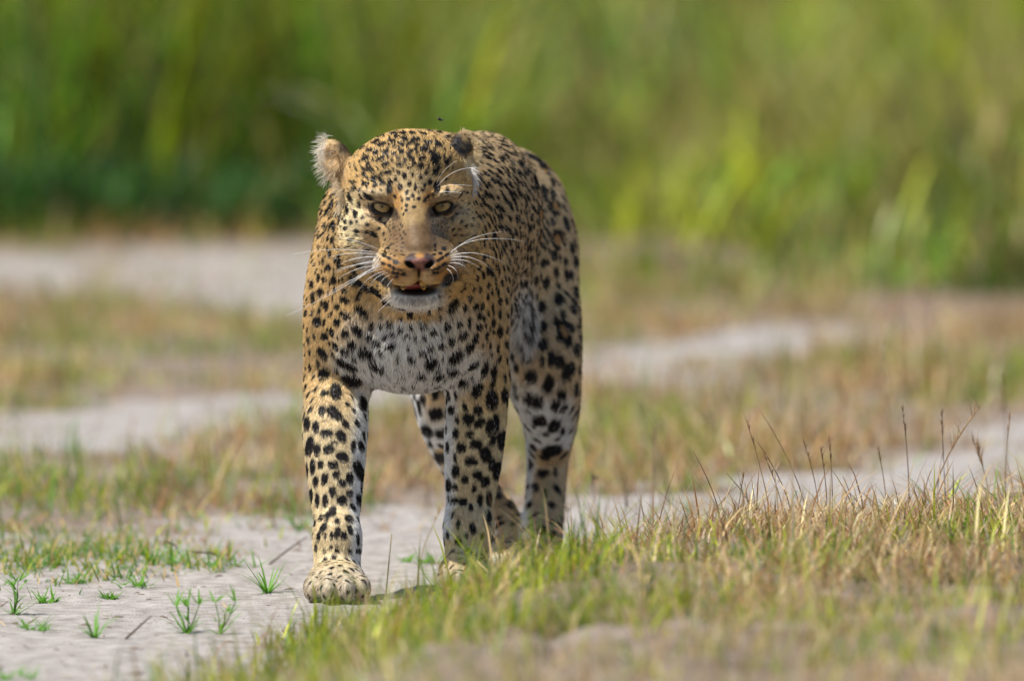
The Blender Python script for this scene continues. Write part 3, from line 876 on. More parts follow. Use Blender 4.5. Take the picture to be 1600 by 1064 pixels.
fur_mat = bpy.data.materials.new('leopard fur'); fur_mat.use_nodes = True
nt = fur_mat.node_tree; nt.nodes.clear()
out = nt.nodes.new('ShaderNodeOutputMaterial')
at = nt.nodes.new('ShaderNodeAttribute'); at.attribute_name = 'coat'
df = nt.nodes.new('ShaderNodeBsdfDiffuse')
tr = nt.nodes.new('ShaderNodeBsdfTranslucent')
gl = nt.nodes.new('ShaderNodeBsdfHair'); gl.component = 'Reflection'
gl.inputs['RoughnessU'].default_value = .35; gl.inputs['RoughnessV'].default_value = .8
gl.inputs['Color'].default_value = (.85, .88, .95, 1)
m1 = nt.nodes.new('ShaderNodeMixShader'); m1.inputs[0].default_value = .30
m2 = nt.nodes.new('ShaderNodeMixShader'); m2.inputs[0].default_value = .018
nt.links.new(at.outputs['Color'], df.inputs['Color']); nt.links.new(at.outputs['Color'], tr.inputs['Color'])
nt.links.new(df.outputs[0], m1.inputs[1]); nt.links.new(tr.outputs[0], m1.inputs[2])
nt.links.new(m1.outputs[0], m2.inputs[1]); nt.links.new(gl.outputs[0], m2.inputs[2])
nt.links.new(m2.outputs[0], out.inputs['Surface'])

fp, frad, fc = grow_fur(FUR_N, 5)
curves_object('fur', fp, frad, fc, fur_mat, leopard)

def tuft(centers, dirs, length, spread, count, seed, colr, w=.00026):
    """long pale hairs growing in a fringe"""
    r = np.random.default_rng(seed)
    centers = np.array(centers); dirs = unit(np.array(dirs, float))
    f = r.random(count) * (len(centers) - 1); i = np.minimum(f.astype(int), len(centers) - 2); f = (f - i)[:, None]
    P = centers[i] * (1 - f) + centers[i + 1] * f + r.normal(0, .0022, (count, 3))
    D = unit(dirs[i] * (1 - f) + dirs[i + 1] * f + r.normal(0, spread, (count, 3)))
    L = length * r.uniform(.5, 1.25, count)
    pos = np.empty((count, 4, 3), np.float32)
    for k, s in enumerate(np.linspace(0, 1, 4)):
        pos[:, k] = P + D * (L * s)[:, None] + np.array([0, 0, -1.0]) * (L * .18 * s * s)[:, None]
    rad = np.full((count, 1), w) * np.array([1, .9, .65, .15])[None]
    return pos, rad, np.tile(colr, (count, 1)) * r.uniform(.8, 1.15, (count, 1))
parts = [
    tuft([W(512, 212, -.118), W(503, 230, -.125), W(503, 255, -.125), W(513, 282, -.12)], [(-.5, -.5, .7), (-1, -.4, .1), (-1, -.4, -.3), (-.8, -.4, -.8)], .015, .40, 230, 1, np.array([.86, .80, .68])),
    tuft([W(522, 232, -.118), W(520, 262, -.12), W(528, 288, -.125)], [(-.9, -.6, .0), (-.9, -.6, -.35), (-.6, -.6, -.9)], .014, .36, 80, 2, np.array([.80, .70, .52])),
    tuft([W(527, 285, -.128), W(536, 305, -.135), W(530, 330, -.12)], [(-.7, -.4, -.6), (-.7, -.3, -.8), (-.4, -.2, -1)], .012, .3, 200, 3, np.array([.75, .64, .46])),
    tuft([W(736, 262, -.11), W(737, 280, -.115), W(732, 300, -.12)], [(.6, -.6, -.3), (.7, -.5, -.7), (.3, -.4, -1)], .013, .3, 350, 4, WHITE * .9),
    tuft([W(722, 208, -.09), W(742, 225, -.095), W(744, 250, -.1)], [(.2, -.5, .8), (.7, -.5, .5), (.9, -.6, -.1)], .009, .3, 450, 6, CREAM),
]
curves_object('ear_tuft', *(np.concatenate([q[j] for q in parts]) for j in range(3)), fur_mat, leopard)

# eyes
eye_mat, nt, bs = new_mat('amber eye')
tc = nt.nodes.new('ShaderNodeTexCoord'); mp_ = nt.nodes.new('ShaderNodeVectorMath'); mp_.operation = 'LENGTH'
mm = nt.nodes.new('ShaderNodeVectorMath'); mm.operation = 'MULTIPLY'; mm.inputs[1].default_value = (1, 0, 1)
cr = nt.nodes.new('ShaderNodeValToRGB')
nt.links.new(tc.outputs['Object'], mm.inputs[0]); nt.links.new(mm.outputs[0], mp_.inputs[0])
sc_ = nt.nodes.new('ShaderNodeMath'); sc_.operation = 'MULTIPLY'; sc_.inputs[1].default_value = 60
nt.links.new(mp_.outputs['Value'], sc_.inputs[0]); nt.links.new(sc_.outputs[0], cr.inputs[0])
els = cr.color_ramp.elements
els[0].position = .08; els[0].color = (.03, .022, .012, 1)
els[1].position = .13; els[1].color = (.24, .17, .07, 1)
e = els.new(.40); e.color = (.44, .29, .11, 1)
e = els.new(.62); e.color = (.27, .19, .08, 1)
e = els.new(.72); e.color = (.03, .02, .015, 1)
nt.links.new(cr.outputs[0], bs.inputs['Base Color'])
bs.inputs['Roughness'].default_value = .12
bs.inputs['Specular IOR Level'].default_value = .25
bs.inputs['Coat Weight'].default_value = .12; bs.inputs['Coat Roughness'].default_value = .03

def uv_ball(r, nu=28, nv=16, sx=1, sy=1, sz=1):
    v = [(0, 0, r * sz)]; f = []
    for j in range(1, nv):
        th = math.pi * j / nv
        for i in range(nu):
            a = 2 * math.pi * i / nu
            v.append((r * sx * math.sin(th) * math.cos(a), r * sy * math.sin(th) * math.sin(a), r * sz * math.cos(th)))
    v.append((0, 0, -r * sz))
    for i in range(nu):
        f.append((0, 1 + i, 1 + (i + 1) % nu))
        f.append((len(v) - 1, 1 + (nv - 2) * nu + (i + 1) % nu, 1 + (nv - 2) * nu + i))
    for j in range(nv - 2):
        for i in range(nu):
            a = 1 + j * nu; f.append((a + i, a + nu + i, a + nu + (i + 1) % nu, a + (i + 1) % nu))
    return v, f
for ex, ey, eY, tilt in EYES:
    v, f = uv_ball(17.2 * MPP(eY))
    o = mesh_object('eye', v, f, eye_mat, leopard)
    o.location = W(ex, ey - 1, eY)

def tube(path, radii, seg=6):
    path = np.array(path, float); n = len(path)
    V = []; F = []
    for i in range(n):
        d = unit((path[min(i + 1, n - 1)] - path[max(i - 1, 0)])[None])[0]
        a = np.cross(d, (0, 0, 1)); 
        if np.linalg.norm(a) < .05: a = np.cross(d, (1, 0, 0))
        a /= np.linalg.norm(a); b = np.cross(d, a)
        for k in range(seg):
            th = 2 * math.pi * k / seg
            V.append(path[i] + radii[i] * (a * math.cos(th) + b * math.sin(th)))
    for i in range(n - 1):
        for k in range(seg):
            F.append((i * seg + k, i * seg + (k + 1) % seg, (i + 1) * seg + (k + 1) % seg, (i + 1) * seg + k))
    F.append(tuple(range(seg))[::-1]); F.append(tuple((n - 1) * seg + k for k in range(seg)))
    return V, F
tooth_mat, nt, bs = new_mat('stained tooth'); bs.inputs['Base Color'].default_value = (.58, .34, .09, 1); bs.inputs['Roughness'].default_value = .35
tongue_mat, nt, bs = new_mat('tongue'); bs.inputs['Base Color'].default_value = (.24, .055, .05, 1); bs.inputs['Roughness'].default_value = .35
for tx, ty in ((629, 440), (661, 440)):
    p = [W(tx, ty, -.302), W(tx + .5, ty + 5, -.306), W(tx + 1, ty + 9, -.305), W(tx + 1, ty + 12, -.303)]
    o = mesh_object('tooth', *tube(p, [.0052, .0052, .0042, .0018], 8), tooth_mat, leopard)
v, f = uv_ball(.018, 20, 12, 1, 1.6, .30)
tg = mesh_object('tongue', v, f, tongue_mat, leopard); tg.location = W(646, 448, -.277); tg.rotation_euler = (math.radians(-8), 0, 0)

whisker_mat, nt, bs = new_mat('white whisker'); bs.inputs['Base Color'].default_value = (.86, .85, .82, 1); bs.inputs['Roughness'].default_value = .3
bs.inputs['Specular IOR Level'].default_value = .7
WHISKERS = [(592, 390, 560, 378, 528, 371), (590, 395, 520, 390, 457, 398), (590, 398, 550, 396, 512, 402), (590, 407, 560, 413, 524, 426),
    (592, 409, 550, 415, 521, 424), (594, 411, 525, 455, 448, 493), (594, 414, 545, 440, 497, 467), (597, 416, 572, 424, 552, 437),
    (598, 420, 565, 432, 540, 456), (602, 424, 578, 434, 560, 455), (606, 426, 586, 436, 574, 456), (610, 430, 598, 437, 592, 452),
    (596, 404, 570, 402, 545, 408), (593, 416, 560, 420, 528, 436), (614, 436, 606, 446, 602, 456), (606, 462, 596, 470, 590, 478),
    (612, 468, 598, 480, 586, 492), (592, 401, 556, 404, 530, 414),
    (704, 394, 752, 374, 824, 378), (703, 397, 740, 372, 792, 362), (705, 403, 740, 404, 772, 425), (704, 407, 730, 408, 756, 424),
    (703, 411, 722, 414, 734, 428), (700, 415, 712, 422, 716, 436), (704, 400, 745, 396, 790, 412), (698, 420, 706, 428, 708, 442),
    (682, 288, 693, 268, 714, 251), (683, 292, 712, 268, 752, 262), (690, 292, 710, 289, 741, 291), (690, 300, 706, 300, 722, 302), (604, 293, 590, 284, 575, 280)]
for x0, y0, x1, y1, x2, y2 in WHISKERS:
    brow = y0 < 320
    q = surface_at(x0, y0, 4.0)
    Y0 = (q[1] if q is not None else -.25) + .002
    Yd = -.02 if brow else .015
    p = []
    for t in np.linspace(0, 1, 9):
        a, b, c = (1 - t) ** 2, 2 * t * (1 - t), t * t
        cx, cy = 2 * x1 - .5 * (x0 + x2), 2 * y1 - .5 * (y0 + y2)
        p.append(W(a * x0 + b * cx + c * x2, a * y0 + b * cy + c * y2, Y0 - .02 * math.sin(t * 2.2) + Yd * t * t))
    ln = math.hypot(x2 - x0, y2 - y0)
    r0 = .00042 if ln > 60 else .00034
    mesh_object('whisker', *tube(p, list(np.linspace(r0, r0 * .25, 9)), 4), whisker_mat, leopard)
# ================================================================== VEGETATION
grass_mat = bpy.data.materials.new('grass blades'); grass_mat.use_nodes = True
nt = grass_mat.node_tree; nt.nodes.clear()
out = nt.nodes.new('ShaderNodeOutputMaterial'); at = nt.nodes.new('ShaderNodeAttribute'); at.attribute_name = 'tint'
pb = nt.nodes.new('ShaderNodeBsdfPrincipled'); pb.inputs['Roughness'].default_value = .5; pb.inputs['Specular IOR Level'].default_value = .3
tl = nt.nodes.new('ShaderNodeBsdfTranslucent'); mx = nt.nodes.new('ShaderNodeMixShader'); mx.inputs[0].default_value = .38
hs = nt.nodes.new('ShaderNodeHueSaturation'); hs.inputs['Value'].default_value = 1.5; hs.inputs['Saturation'].default_value = 1.1
nt.links.new(at.outputs['Color'], pb.inputs['Base Color']); nt.links.new(at.outputs['Color'], hs.inputs['Color']); nt.links.new(hs.outputs[0], tl.inputs['Color'])
nt.links.new(pb.outputs[0], mx.inputs[1]); nt.links.new(tl.outputs[0], mx.inputs[2]); nt.links.new(mx.outputs[0], out.inputs[0])

def blades(base, h, w, az, lean, curl, col, seg=3):
    """n bent, tapering blades -> verts, tris, colours"""
    n = len(base); k = seg + 1
    side = np.stack([-np.sin(az), np.cos(az), np.zeros(n)], 1)
    fwd = np.stack([np.cos(az), np.sin(az), np.zeros(n)], 1)
    V = np.empty((n, 2 * seg + 1, 3), np.float32)
    for j in range(k):
        s = j / seg
        ang = lean + curl * s
        p = base + fwd * (h * s * np.sin(ang))[:, None] + np.array([0, 0, 1.0]) * (h * s * np.cos(ang))[:, None]
        if j < seg:
            ww = w * (1 - .75 * s ** 1.5)
            V[:, 2 * j] = p - side * ww[:, None] * .5; V[:, 2 * j + 1] = p + side * ww[:, None] * .5
        else:
            V[:, 2 * seg] = p
    F = []
    for j in range(seg - 1):
        a = 2 * j
        F += [(a, a + 1, a + 3), (a, a + 3, a + 2)]
    F.append((2 * seg - 2, 2 * seg - 1, 2 * seg))
    m = 2 * seg + 1
    F = (np.arange(n)[:, None, None] * m + np.array(F)[None]).reshape(-1, 3)
    C = np.repeat(col[:, None], m, 1).reshape(-1, 3)
    return V.reshape(-1, 3), F, C

def grass_mass(name, label, base, h, w, az, lean, curl, col, seg=3):
    v, f, c = blades(base, h, w, az, lean, curl, np.clip(col, 0, 1), seg)
    o = mesh_object(name, v, f, grass_mat)
    color_attr(o.data, 'tint', c)
    return tag(o, label, 'grass', kind='stuff')

TUFT = np.random.default_rng(77).lognormal(0, .33, 40000)
def scatter(n, x0, x1, y0, y1, r):
    return r.uniform(x0, x1, n), r.uniform(y0, y1, n)
def tuft_scatter(nt_, per, x0, x1, y0, y1, sp, r):
    cx, cy = scatter(nt_, x0, x1, y0, y1, r)
    k = r.poisson(per, nt_)
    i = np.repeat(np.arange(nt_), k)
    return cx[i] + r.normal(0, sp, len(i)), cy[i] + r.normal(0, sp * 1.3, len(i)), i
GREEN, YGREEN, DGREEN = np.array([.078, .165, .022]), np.array([.27, .31, .022]), np.array([.034, .085, .018])
STRAW, RUST, OLIVE = np.array([.46, .34, .17]), np.array([.30, .165, .080]), np.array([.20, .17, .05])
PALE = np.array([.52, .42, .28])
def pick(cols, probs, r, n):
    p = np.array(probs, float); p /= p.sum(1, keepdims=True)
    i = (r.random((n, 1)) > np.cumsum(p, 1)).sum(1).clip(0, len(cols) - 1)
    return np.array(cols)[i] * r.uniform(.7, 1.3, (n, 1))

r = np.random.default_rng(21)
# ---- the low bank in front
x, y, ti = tuft_scatter(13000, 9, -1.2, 2.2, -4.6, 1.6, .026, r)
bk, _, _, px, py = cover(x, y)
keep = r.random(len(x)) < bk * (.12 + sstep(.24, .62, noise2(x, y, 4.2, 6) + .3 * (noise2(x, y, 13., 7) - .5))) ; x, y, ti = x[keep], y[keep], ti[keep]
n = len(x); g = noise2(x, y, 3.0, 7) + .35 * (noise2(x, y, 11.0, 8) - .5) + .10 * sstep(.4, -.4, x) - .07 * sstep(.15, .6, x)
gr = sstep(.20, .56, g)
col = pick([GREEN, YGREEN, STRAW, RUST, PALE], np.stack([.45 * gr, .75 * gr, .55 - .35 * gr, .30 - .20 * gr, .25 - .1 * gr], 1), r, n)
h = .054 * r.lognormal(0, .46, n) * (.65 + .6 * noise2(x, y, 4.0, 3))
h = np.minimum(h, .16) * np.where((bank_side(x, y) < .14) & (y > -.6), .62, 1.0) * (1 - .30 * sstep(-.7, .0, y) * sstep(.0, .3, x))
h *= np.where((np.abs(x + .27) < .11) & (y > -.75) & (y < -.05), .5, 1.0)
col *= TUFT[ti][:, None] ** 1.1
grass_mass('bank_grass', 'mixed green and straw grass covering the low bank in front', np.stack([x, y, height(x, y) - .004], 1), h, r.uniform(.0018, .0040, n),
           r.uniform(0, 6.28, n), r.uniform(.05, .65, n), r.uniform(.0, .9, n), col)
# dead bent blades lying through it
x, y, ti = tuft_scatter(2600, 4, -1.1, 2.2, -4.4, 1.4, .03, r)
bk, _, _, px, py = cover(x, y)
keep = r.random(len(x)) < bk * sstep(.35, .6, noise2(x, y, 3.1, 12) + .15 * sstep(0, .6, x)); x, y, ti = x[keep], y[keep], ti[keep]; n = len(x)
col = pick([STRAW, PALE, RUST * .8, DGREEN * 3], np.tile([.4, .3, .4, .15], (n, 1)), r, n) * TUFT[ti][:, None]
grass_mass('dead_blades', 'bent dead straw blades lying through the bank grass', np.stack([x, y, height(x, y)], 1), r.uniform(.05, .15, n), r.uniform(.0015, .0045, n),
           r.uniform(0, 6.28, n), r.uniform(.5, 1.15, n), r.uniform(.1, .9, n), col, 4)
# ---- dry and green bands behind, between the sandy tracks
x, y, ti = tuft_scatter(26000, 6, -2.4, 2.6, .5, 11.5, .03, r)
_, md, bgd, px, py = cover(x, y)
keep = r.random(len(x)) < np.clip(md * sstep(.28, .62, noise2(x, y, 3.4, 2) + .25 * (noise2(x, y, 12., 5) - .5)), 0, 1)
x, y, px, py, ti = x[keep], y[keep], px[keep], py[keep], ti[keep]
n = len(x)
g = noise2(x, y, 1.6, 17) + .4 * (noise2(x, y, 6.0, 18) - .5)
g = g + .30 * sstep(300, 60, px) * (py > 660) + .12 * (px > 900) * (py > 580) - .12 * (px > 880) * (py < 540) - .10 * (px < 480) * (py < 640) - .10 * (px > 220) * (px < 800) * (py > 660)
gr = sstep(.42, .66, g)
col = pick([GREEN, YGREEN, STRAW, RUST, PALE], np.stack([.7 * gr + .03, .5 * gr + .08, .45 - .25 * gr, .62 - .45 * gr, .2 - .12 * gr], 1), r, n)
h = .050 * r.lognormal(0, .42, n) * (.6 + .8 * noise2(x, y, 2.4, 5)) * np.where(px > 880, 1.35, 1.0)
col *= TUFT[ti][:, None] ** .9
grass_mass('dry_grass', 'rusty and straw coloured short grass between the sandy tracks', np.stack([x, y, height(x, y) - .003], 1), np.minimum(h, .24), r.uniform(.002, .0045, n),
           r.uniform(0, 6.28, n), r.uniform(.05, .8, n), r.uniform(.0, 1.0, n), col)
# ---- tiny green turf on the sand at the left
x, y, ti = tuft_scatter(1500, 18, -1.9, -.30, -.2, 2.3, .020, r)
px, py = ground_px(x, y)
den = np.maximum(np.exp(-((px - 90) / 120) ** 2 - ((py - 872) / 30) ** 2) * 1.3, .55 * (noise2(x, y, 4.0, 44) > .66) * (py < 895))
den = np.maximum(den, np.exp(-((px + 250) / 200) ** 2 - ((py - 880) / 50) ** 2))
keep = (r.random(len(x)) < den)
x, y = x[keep], y[keep]; n = len(x)
col = pick([GREEN * 1.2, YGREEN, DGREEN * 2, STRAW], np.tile([.45, .3, .2, .25], (n, 1)), r, n)
grass_mass('green_turf', 'low bright green turf on the sand at the left', np.stack([x, y, height(x, y) - .002], 1), r.uniform(.015, .05, n), r.uniform(.002, .0045, n),
           r.uniform(0, 6.28, n), r.uniform(.3, 1.1, n), r.uniform(0, .7, n), col)
# ---- background
x, y, ti = tuft_scatter(15000, 7, -3.4, 3.6, 8.0, 30, .05, r)
_, _, bgd, px, py = cover(x, y)
keep = r.random(len(x)) < bgd * np.where((px < 520) & (np.interp(px, *VEG) - py < 32), .12, 1.0) * sstep(.10, .48, noise2(x, y, 1.15, 95) + .3 * (noise2(x, y, 3.5, 96) - .5)); x, y, px, py, ti = x[keep], y[keep], px[keep], py[keep], ti[keep]
n = len(x); vg = np.interp(px, *VEG)
left = sstep(900, 420, px)
d = vg - py
tall_l = .30 + .75 * sstep(5, 60, d)
tall_r = .09 + .08 * sstep(0, 90, d) + .20 * sstep(90, 260, d)
H = (tall_l * left + tall_r * (1 - left)) * r.lognormal(0, .22, n) * (.7 + .6 * noise2(x, y, 1.3, 31))
c1 = noise2(x, y, 1.1, 33); c2 = noise2(x, y, .8, 34)
yel = sstep(.35, .65, c1); tan_ = sstep(.52, .75, c2) * (1 - left) * sstep(60, 200, d)
low = sstep(50, 5, d)
P4 = np.stack([.55 + .5 * low - .3 * yel, .75 * yel + .15 + 0 * d, .55 * left * (1 - sstep(20, 70, d)) * .8 + .03, .10 + .55 * tan_ + .06 * (1 - left), .18 + .5 * tan_], 1)
col = pick([GREEN * 1.25, YGREEN, DGREEN, STRAW, OLIVE], np.clip(P4, .01, 2), r, n)
col *= (TUFT[ti] ** 1.8)[:, None] * ((.45 + .95 * noise2(x, y, 2.6, 97)) * (.86 + .16 * left))[:, None]
grass_mass('tall_grass', 'tall blurred green grass filling the background', np.stack([x, y, height(x, y) - .01], 1), H, r.uniform(.005, .015, n),
           r.uniform(0, 6.28, n), r.uniform(.02, .35, n) + (1 - left) * r.uniform(0, .6, n), r.uniform(.0, .8, n), col, 4)
# dense leafy fringe under the left tall grass, shade coloured into its dark green
x, y = scatter(110000, -3.2, .2, 9.8, 13.0, r)
_, _, bgd, px, py = cover(x, y); d = np.interp(px, *VEG) - py
keep = r.random(len(x)) < bgd * sstep(620, 250, px + 160 * (noise2(x, y, 1.1, 93) - .5)) * sstep(70, 35, d) * sstep(-4, 12, d + 24 * (noise2(x, y, 1.8, 91) - .5)); x, y = x[keep], y[keep]; n = len(x)
col = pick([DGREEN, GREEN * .5, DGREEN * 1.6], np.tile([.6, .3, .3], (n, 1)), r, n)
grass_mass('leafy_undergrowth', 'leafy growth, its dark green standing in for shade, at the foot of the tall grass on the left', np.stack([x, y, height(x, y) + r.uniform(0, 1, n) ** 1.3 * .26 * (noise2(x, y, 1.4, 94)) * (.4 + noise2(x, y, 2.2, 92))], 1), r.uniform(.05, .14, n), r.uniform(.010, .022, n),
           r.uniform(0, 6.28, n), r.uniform(.2, 1.3, n), r.uniform(.0, .9, n), col)

# sparse rusty and green tussocks at the edge of the clearing
x, y, ti = tuft_scatter(1500, 9, -3.0, .6, 8.6, 12.0, .05, r)
_, _, bgd, px, py = cover(x, y); d = np.interp(px, *VEG) - py
keep = r.random(len(x)) < .75 * np.exp(-((d + 4) / 14) ** 2) * sstep(.42, .6, noise2(x, y, 1.9, 98)); x, y, ti = x[keep], y[keep], ti[keep]; n = len(x)
col = pick([RUST, YGREEN * .8, GREEN, STRAW], np.tile([.5, .35, .4, .2], (n, 1)), r, n) * TUFT[ti][:, None]
grass_mass('edge_tussocks', 'rusty and green tussocks at the edge of the sandy clearing', np.stack([x, y, height(x, y) - .004], 1), r.uniform(.04, .14, n), r.uniform(.003, .007, n),
           r.uniform(0, 6.28, n), r.uniform(.1, .9, n), r.uniform(0, .8, n), col)

# straw, stalk bits and dead leaves lying on the open sand
x, y = scatter(9000, -2.2, 2.2, -3.0, 10.6, r)
bk, md, bgd, px, py = cover(x, y)
keep = (r.random(len(x)) < .25 + .75 * sstep(.42, .62, noise2(x, y, 2.4, 51))) & (bgd < .5) ; x, y = x[keep], y[keep]; n = len(x)
col = pick([STRAW * .8, RUST * .7, np.array([.12, .085, .06]), PALE], np.tile([.35, .4, .6, .12], (n, 1)), r, n)
grass_mass('straw_litter', 'dead straw and leaf bits lying on the sand', np.stack([x, y, height(x, y) + .002], 1), r.uniform(.008, .045, n), r.uniform(.0015, .005, n),
           r.uniform(0, 6.28, n), r.uniform(1.25, 1.55, n), r.uniform(-.1, .05, n), col)
# thin young grass coming up through the sand
x, y, ti = tuft_scatter(3600, 8, -2.4, 2.4, .6, 10.8, .025, r)
bk, md, bgd, px, py = cover(x, y)
keep = (bk < .2) & (bgd < .3) & (noise2(x, y, 2.1, 53) > np.where(y > 7.2, .40, .49)); x, y, ti = x[keep], y[keep], ti[keep]; n = len(x)
col = pick([GREEN, STRAW, RUST, YGREEN], np.tile([.3, .35, .5, .2], (n, 1)), r, n) * TUFT[ti][:, None]
grass_mass('thin_grass', 'thin scattered grass coming up through the sandy tracks', np.stack([x, y, height(x, y) - .002], 1), r.uniform(.012, .05, n), r.uniform(.002, .004, n),
           r.uniform(0, 6.28, n), r.uniform(.2, 1.1, n), r.uniform(0, .7, n), col)

# ---- single plants one can point at
def ground_at(px, py):
    """point of the ground seen at a photo position"""
    Y = np.linspace(-4, 13, 2400)
    pts = np.array([W(px, py, q) for q in Y])
    below = np.flatnonzero(pts[:, 2] < height(pts[:, 0], pts[:, 1]))
    i = below[0] if len(below) else len(Y) - 1
    return np.array([pts[i, 0], pts[i, 1], float(height(pts[i:i + 1, 0], pts[i:i + 1, 1])[0])])

leaf_mat = grass_mat
def rosette(base, n, length, width, flat, colr, r, up=0.0):
    az = r.uniform(0, 6.28, n)
    b = np.tile(base, (n, 1)) + np.stack([np.cos(az), np.sin(az), np.zeros(n)], 1) * .003 + np.array([0, 0, 1.0]) * r.uniform(0, up + 1e-6, n)[:, None]
    return blades(b, length * r.uniform(.35, 1.35, n), width * r.uniform(.7, 1.2, n), az, r.uniform(flat * .6, flat * 1.1, n), r.uniform(-.1, .45, n), np.tile(colr, (n, 1)) * r.uniform(.75, 1.3, (n, 1)), 4)
LEAF = np.array([.13, .29, .045])
def weed(px, py, kind, label, size=1.0):
    base = ground_at(px, py)
    root = bpy.data.objects.new('weed_plant', None); COL.objects.link(root); root.location = base
    tag(root, label, 'weed', 'small green weeds on the sand')
    z0 = np.zeros(3)
    if kind == 'spread':
        sets = [rosette(z0 + np.array([r.normal(0, .016 * size), r.normal(0, .02 * size), 0]), 9, .034 * size, .0032, 1.15, LEAF, r) for _ in range(5)]
    elif kind == 'upright':
        sets = [rosette(z0, 10, .04 * size, .0042, 1.1, LEAF, r)]
        st = []
        for q in range(3):
            tip = np.array([r.normal(0, .012), r.normal(0, .006), r.uniform(.028, .05)]) * size
            st.append((z0, tip)); sets.append(rosette(tip, 6, .026 * size, .0036, .95, LEAF * 1.05, r))
            sets.append(rosette(tip * r.uniform(.3, .7), 2, .028 * size, .0034, .9, LEAF, r))
        V = []; F = []
        for a, b in st:
            v, f = tube([a, a * .5 + b * .5 + np.array([.002, 0, 0]), b], [.0011, .0009, .0007], 5)
            F += [tuple(i + len(V) for i in q) for q in f]; V += list(v)
        so = mesh_object('stem', V, F, grass_mat, root); color_attr(so.data, 'tint', np.tile(LEAF * .9, (len(V), 1)))
    else:
        sets = [rosette(z0, 16, .050 * size, .0034, .85, LEAF, r), rosette(z0, 8, .04 * size, .004, 1.2, LEAF * .9, r)]
    vs = []; fs = []; cs = []; o = 0
    for v, f, c in sets:
        vs.append(v); fs.append(f + o); cs.append(c); o += len(v)
    lo = mesh_object('leaves', np.concatenate(vs), np.concatenate(fs), grass_mat, root)
    color_attr(lo.data, 'tint', np.concatenate(cs))
for a in [(292, 990, 'upright', 'upright leafy green weed on the sand left of the forepaw', 1.25),
          (343, 990, 'upright', 'narrow green weed beside the tallest leafy weed, nearer the paw', 1.0),
          (148, 996, 'tuft', 'spiky green tuft on bare sand at the lower left', .95),
          (418, 926, 'tuft', 'large bright grass tuft just left of the raised-toe forepaw', 1.2),
          (22, 960, 'upright', 'small upright weed at the left edge of the sand', 1.0),
          (52, 985, 'spread', 'flat spreading weed by the left edge below the small upright weed', .8),
          (125, 912, 'spread', 'low flat weed at the lower edge of the green turf', .8),
          (215, 914, 'spread', 'flat green weed patch on sand between the turf and the large tuft', .8),
          (72, 942, 'spread', 'thin flat weed on the sand below the green turf', .8),
          (365, 885, 'spread', 'sprawling weed behind the large bright tuft', 1.0),
          (275, 882, 'spread', 'sprawling weed with dry stems right of the green turf', 1.1),
          (468, 828, 'tuft', 'green tuft behind the stepping foreleg on the left', .8),
          (15, 1062, 'spread', 'green weed cut by the bottom left corner', 1.0),
          (175, 936, 'spread', 'tiny weed on the sand right of the thin flat weed', .55),
          (650, 880, 'spread', 'small weed on the sand seen between the forelegs', .8)]:
    weed(*a)

def stalk(px, py, top, lean, colr, seed, head, label, group, Y=None, wd=.0009):
    """thin dry grass stalk with a spiky seed head; rooted at the ground seen at (px, py)"""
    rr = np.random.default_rng(seed)
    base = ground_at(px, py) if Y is None else np.array([W(px, py, Y)[0], Y, 0])
    if Y is not None: base[2] = height(base[:1], base[1:2])[0]
    m = MPP(base[1])
    H = (py - top) * m; X = lean * m
    root = bpy.data.objects.new('seed_stalk', None); COL.objects.link(root); root.location = base
    tag(root, label, 'grass stalk', group)
    bend = rr.uniform(-.15, .15)
    path = [np.array([X * t ** 1.6 + bend * .1 * math.sin(3 * t) * H, rr.normal(0, .004), H * t - .004 * (t == 0)]) for t in np.linspace(0, 1, 7)]
    o = mesh_object('stem', *tube(path, list(np.linspace(wd, wd * .55, 7)), 5), grass_mat, root)
    color_attr(o.data, 'tint', np.tile(colr, (len(o.data.vertices), 1)))
    if head:
        n = {'spike': 16, 'fork': 5, 'plume': 22}[head]
        t0 = {'spike': .72, 'fork': .93, 'plume': .55}[head]
        tt = rr.uniform(t0, 1.0, n) if head != 'fork' else np.full(n, .97)
        pts = np.array([[np.interp(t, np.linspace(0, 1, 7), [p[k] for p in path]) for k in range(3)] for t in tt])
        ln = {'spike': .012, 'fork': .045, 'plume': .028}[head]
        v, f, c = blades(pts, ln * rr.uniform(.6, 1.2, n), np.full(n, .0016), rr.uniform(0, 6.28, n), rr.uniform(.15, .75 if head != 'spike' else .4, n), rr.uniform(-.2, .4, n), np.tile(colr * 1.1, (n, 1)), 3)
        h_ = mesh_object('seed_head', v, f, grass_mat, root); color_attr(h_.data, 'tint', c)
DRY, DARKDRY = np.array([.30, .20, .11]), np.array([.15, .09, .055])
STALKS = []
GRP = 'dry stalks on the bank'
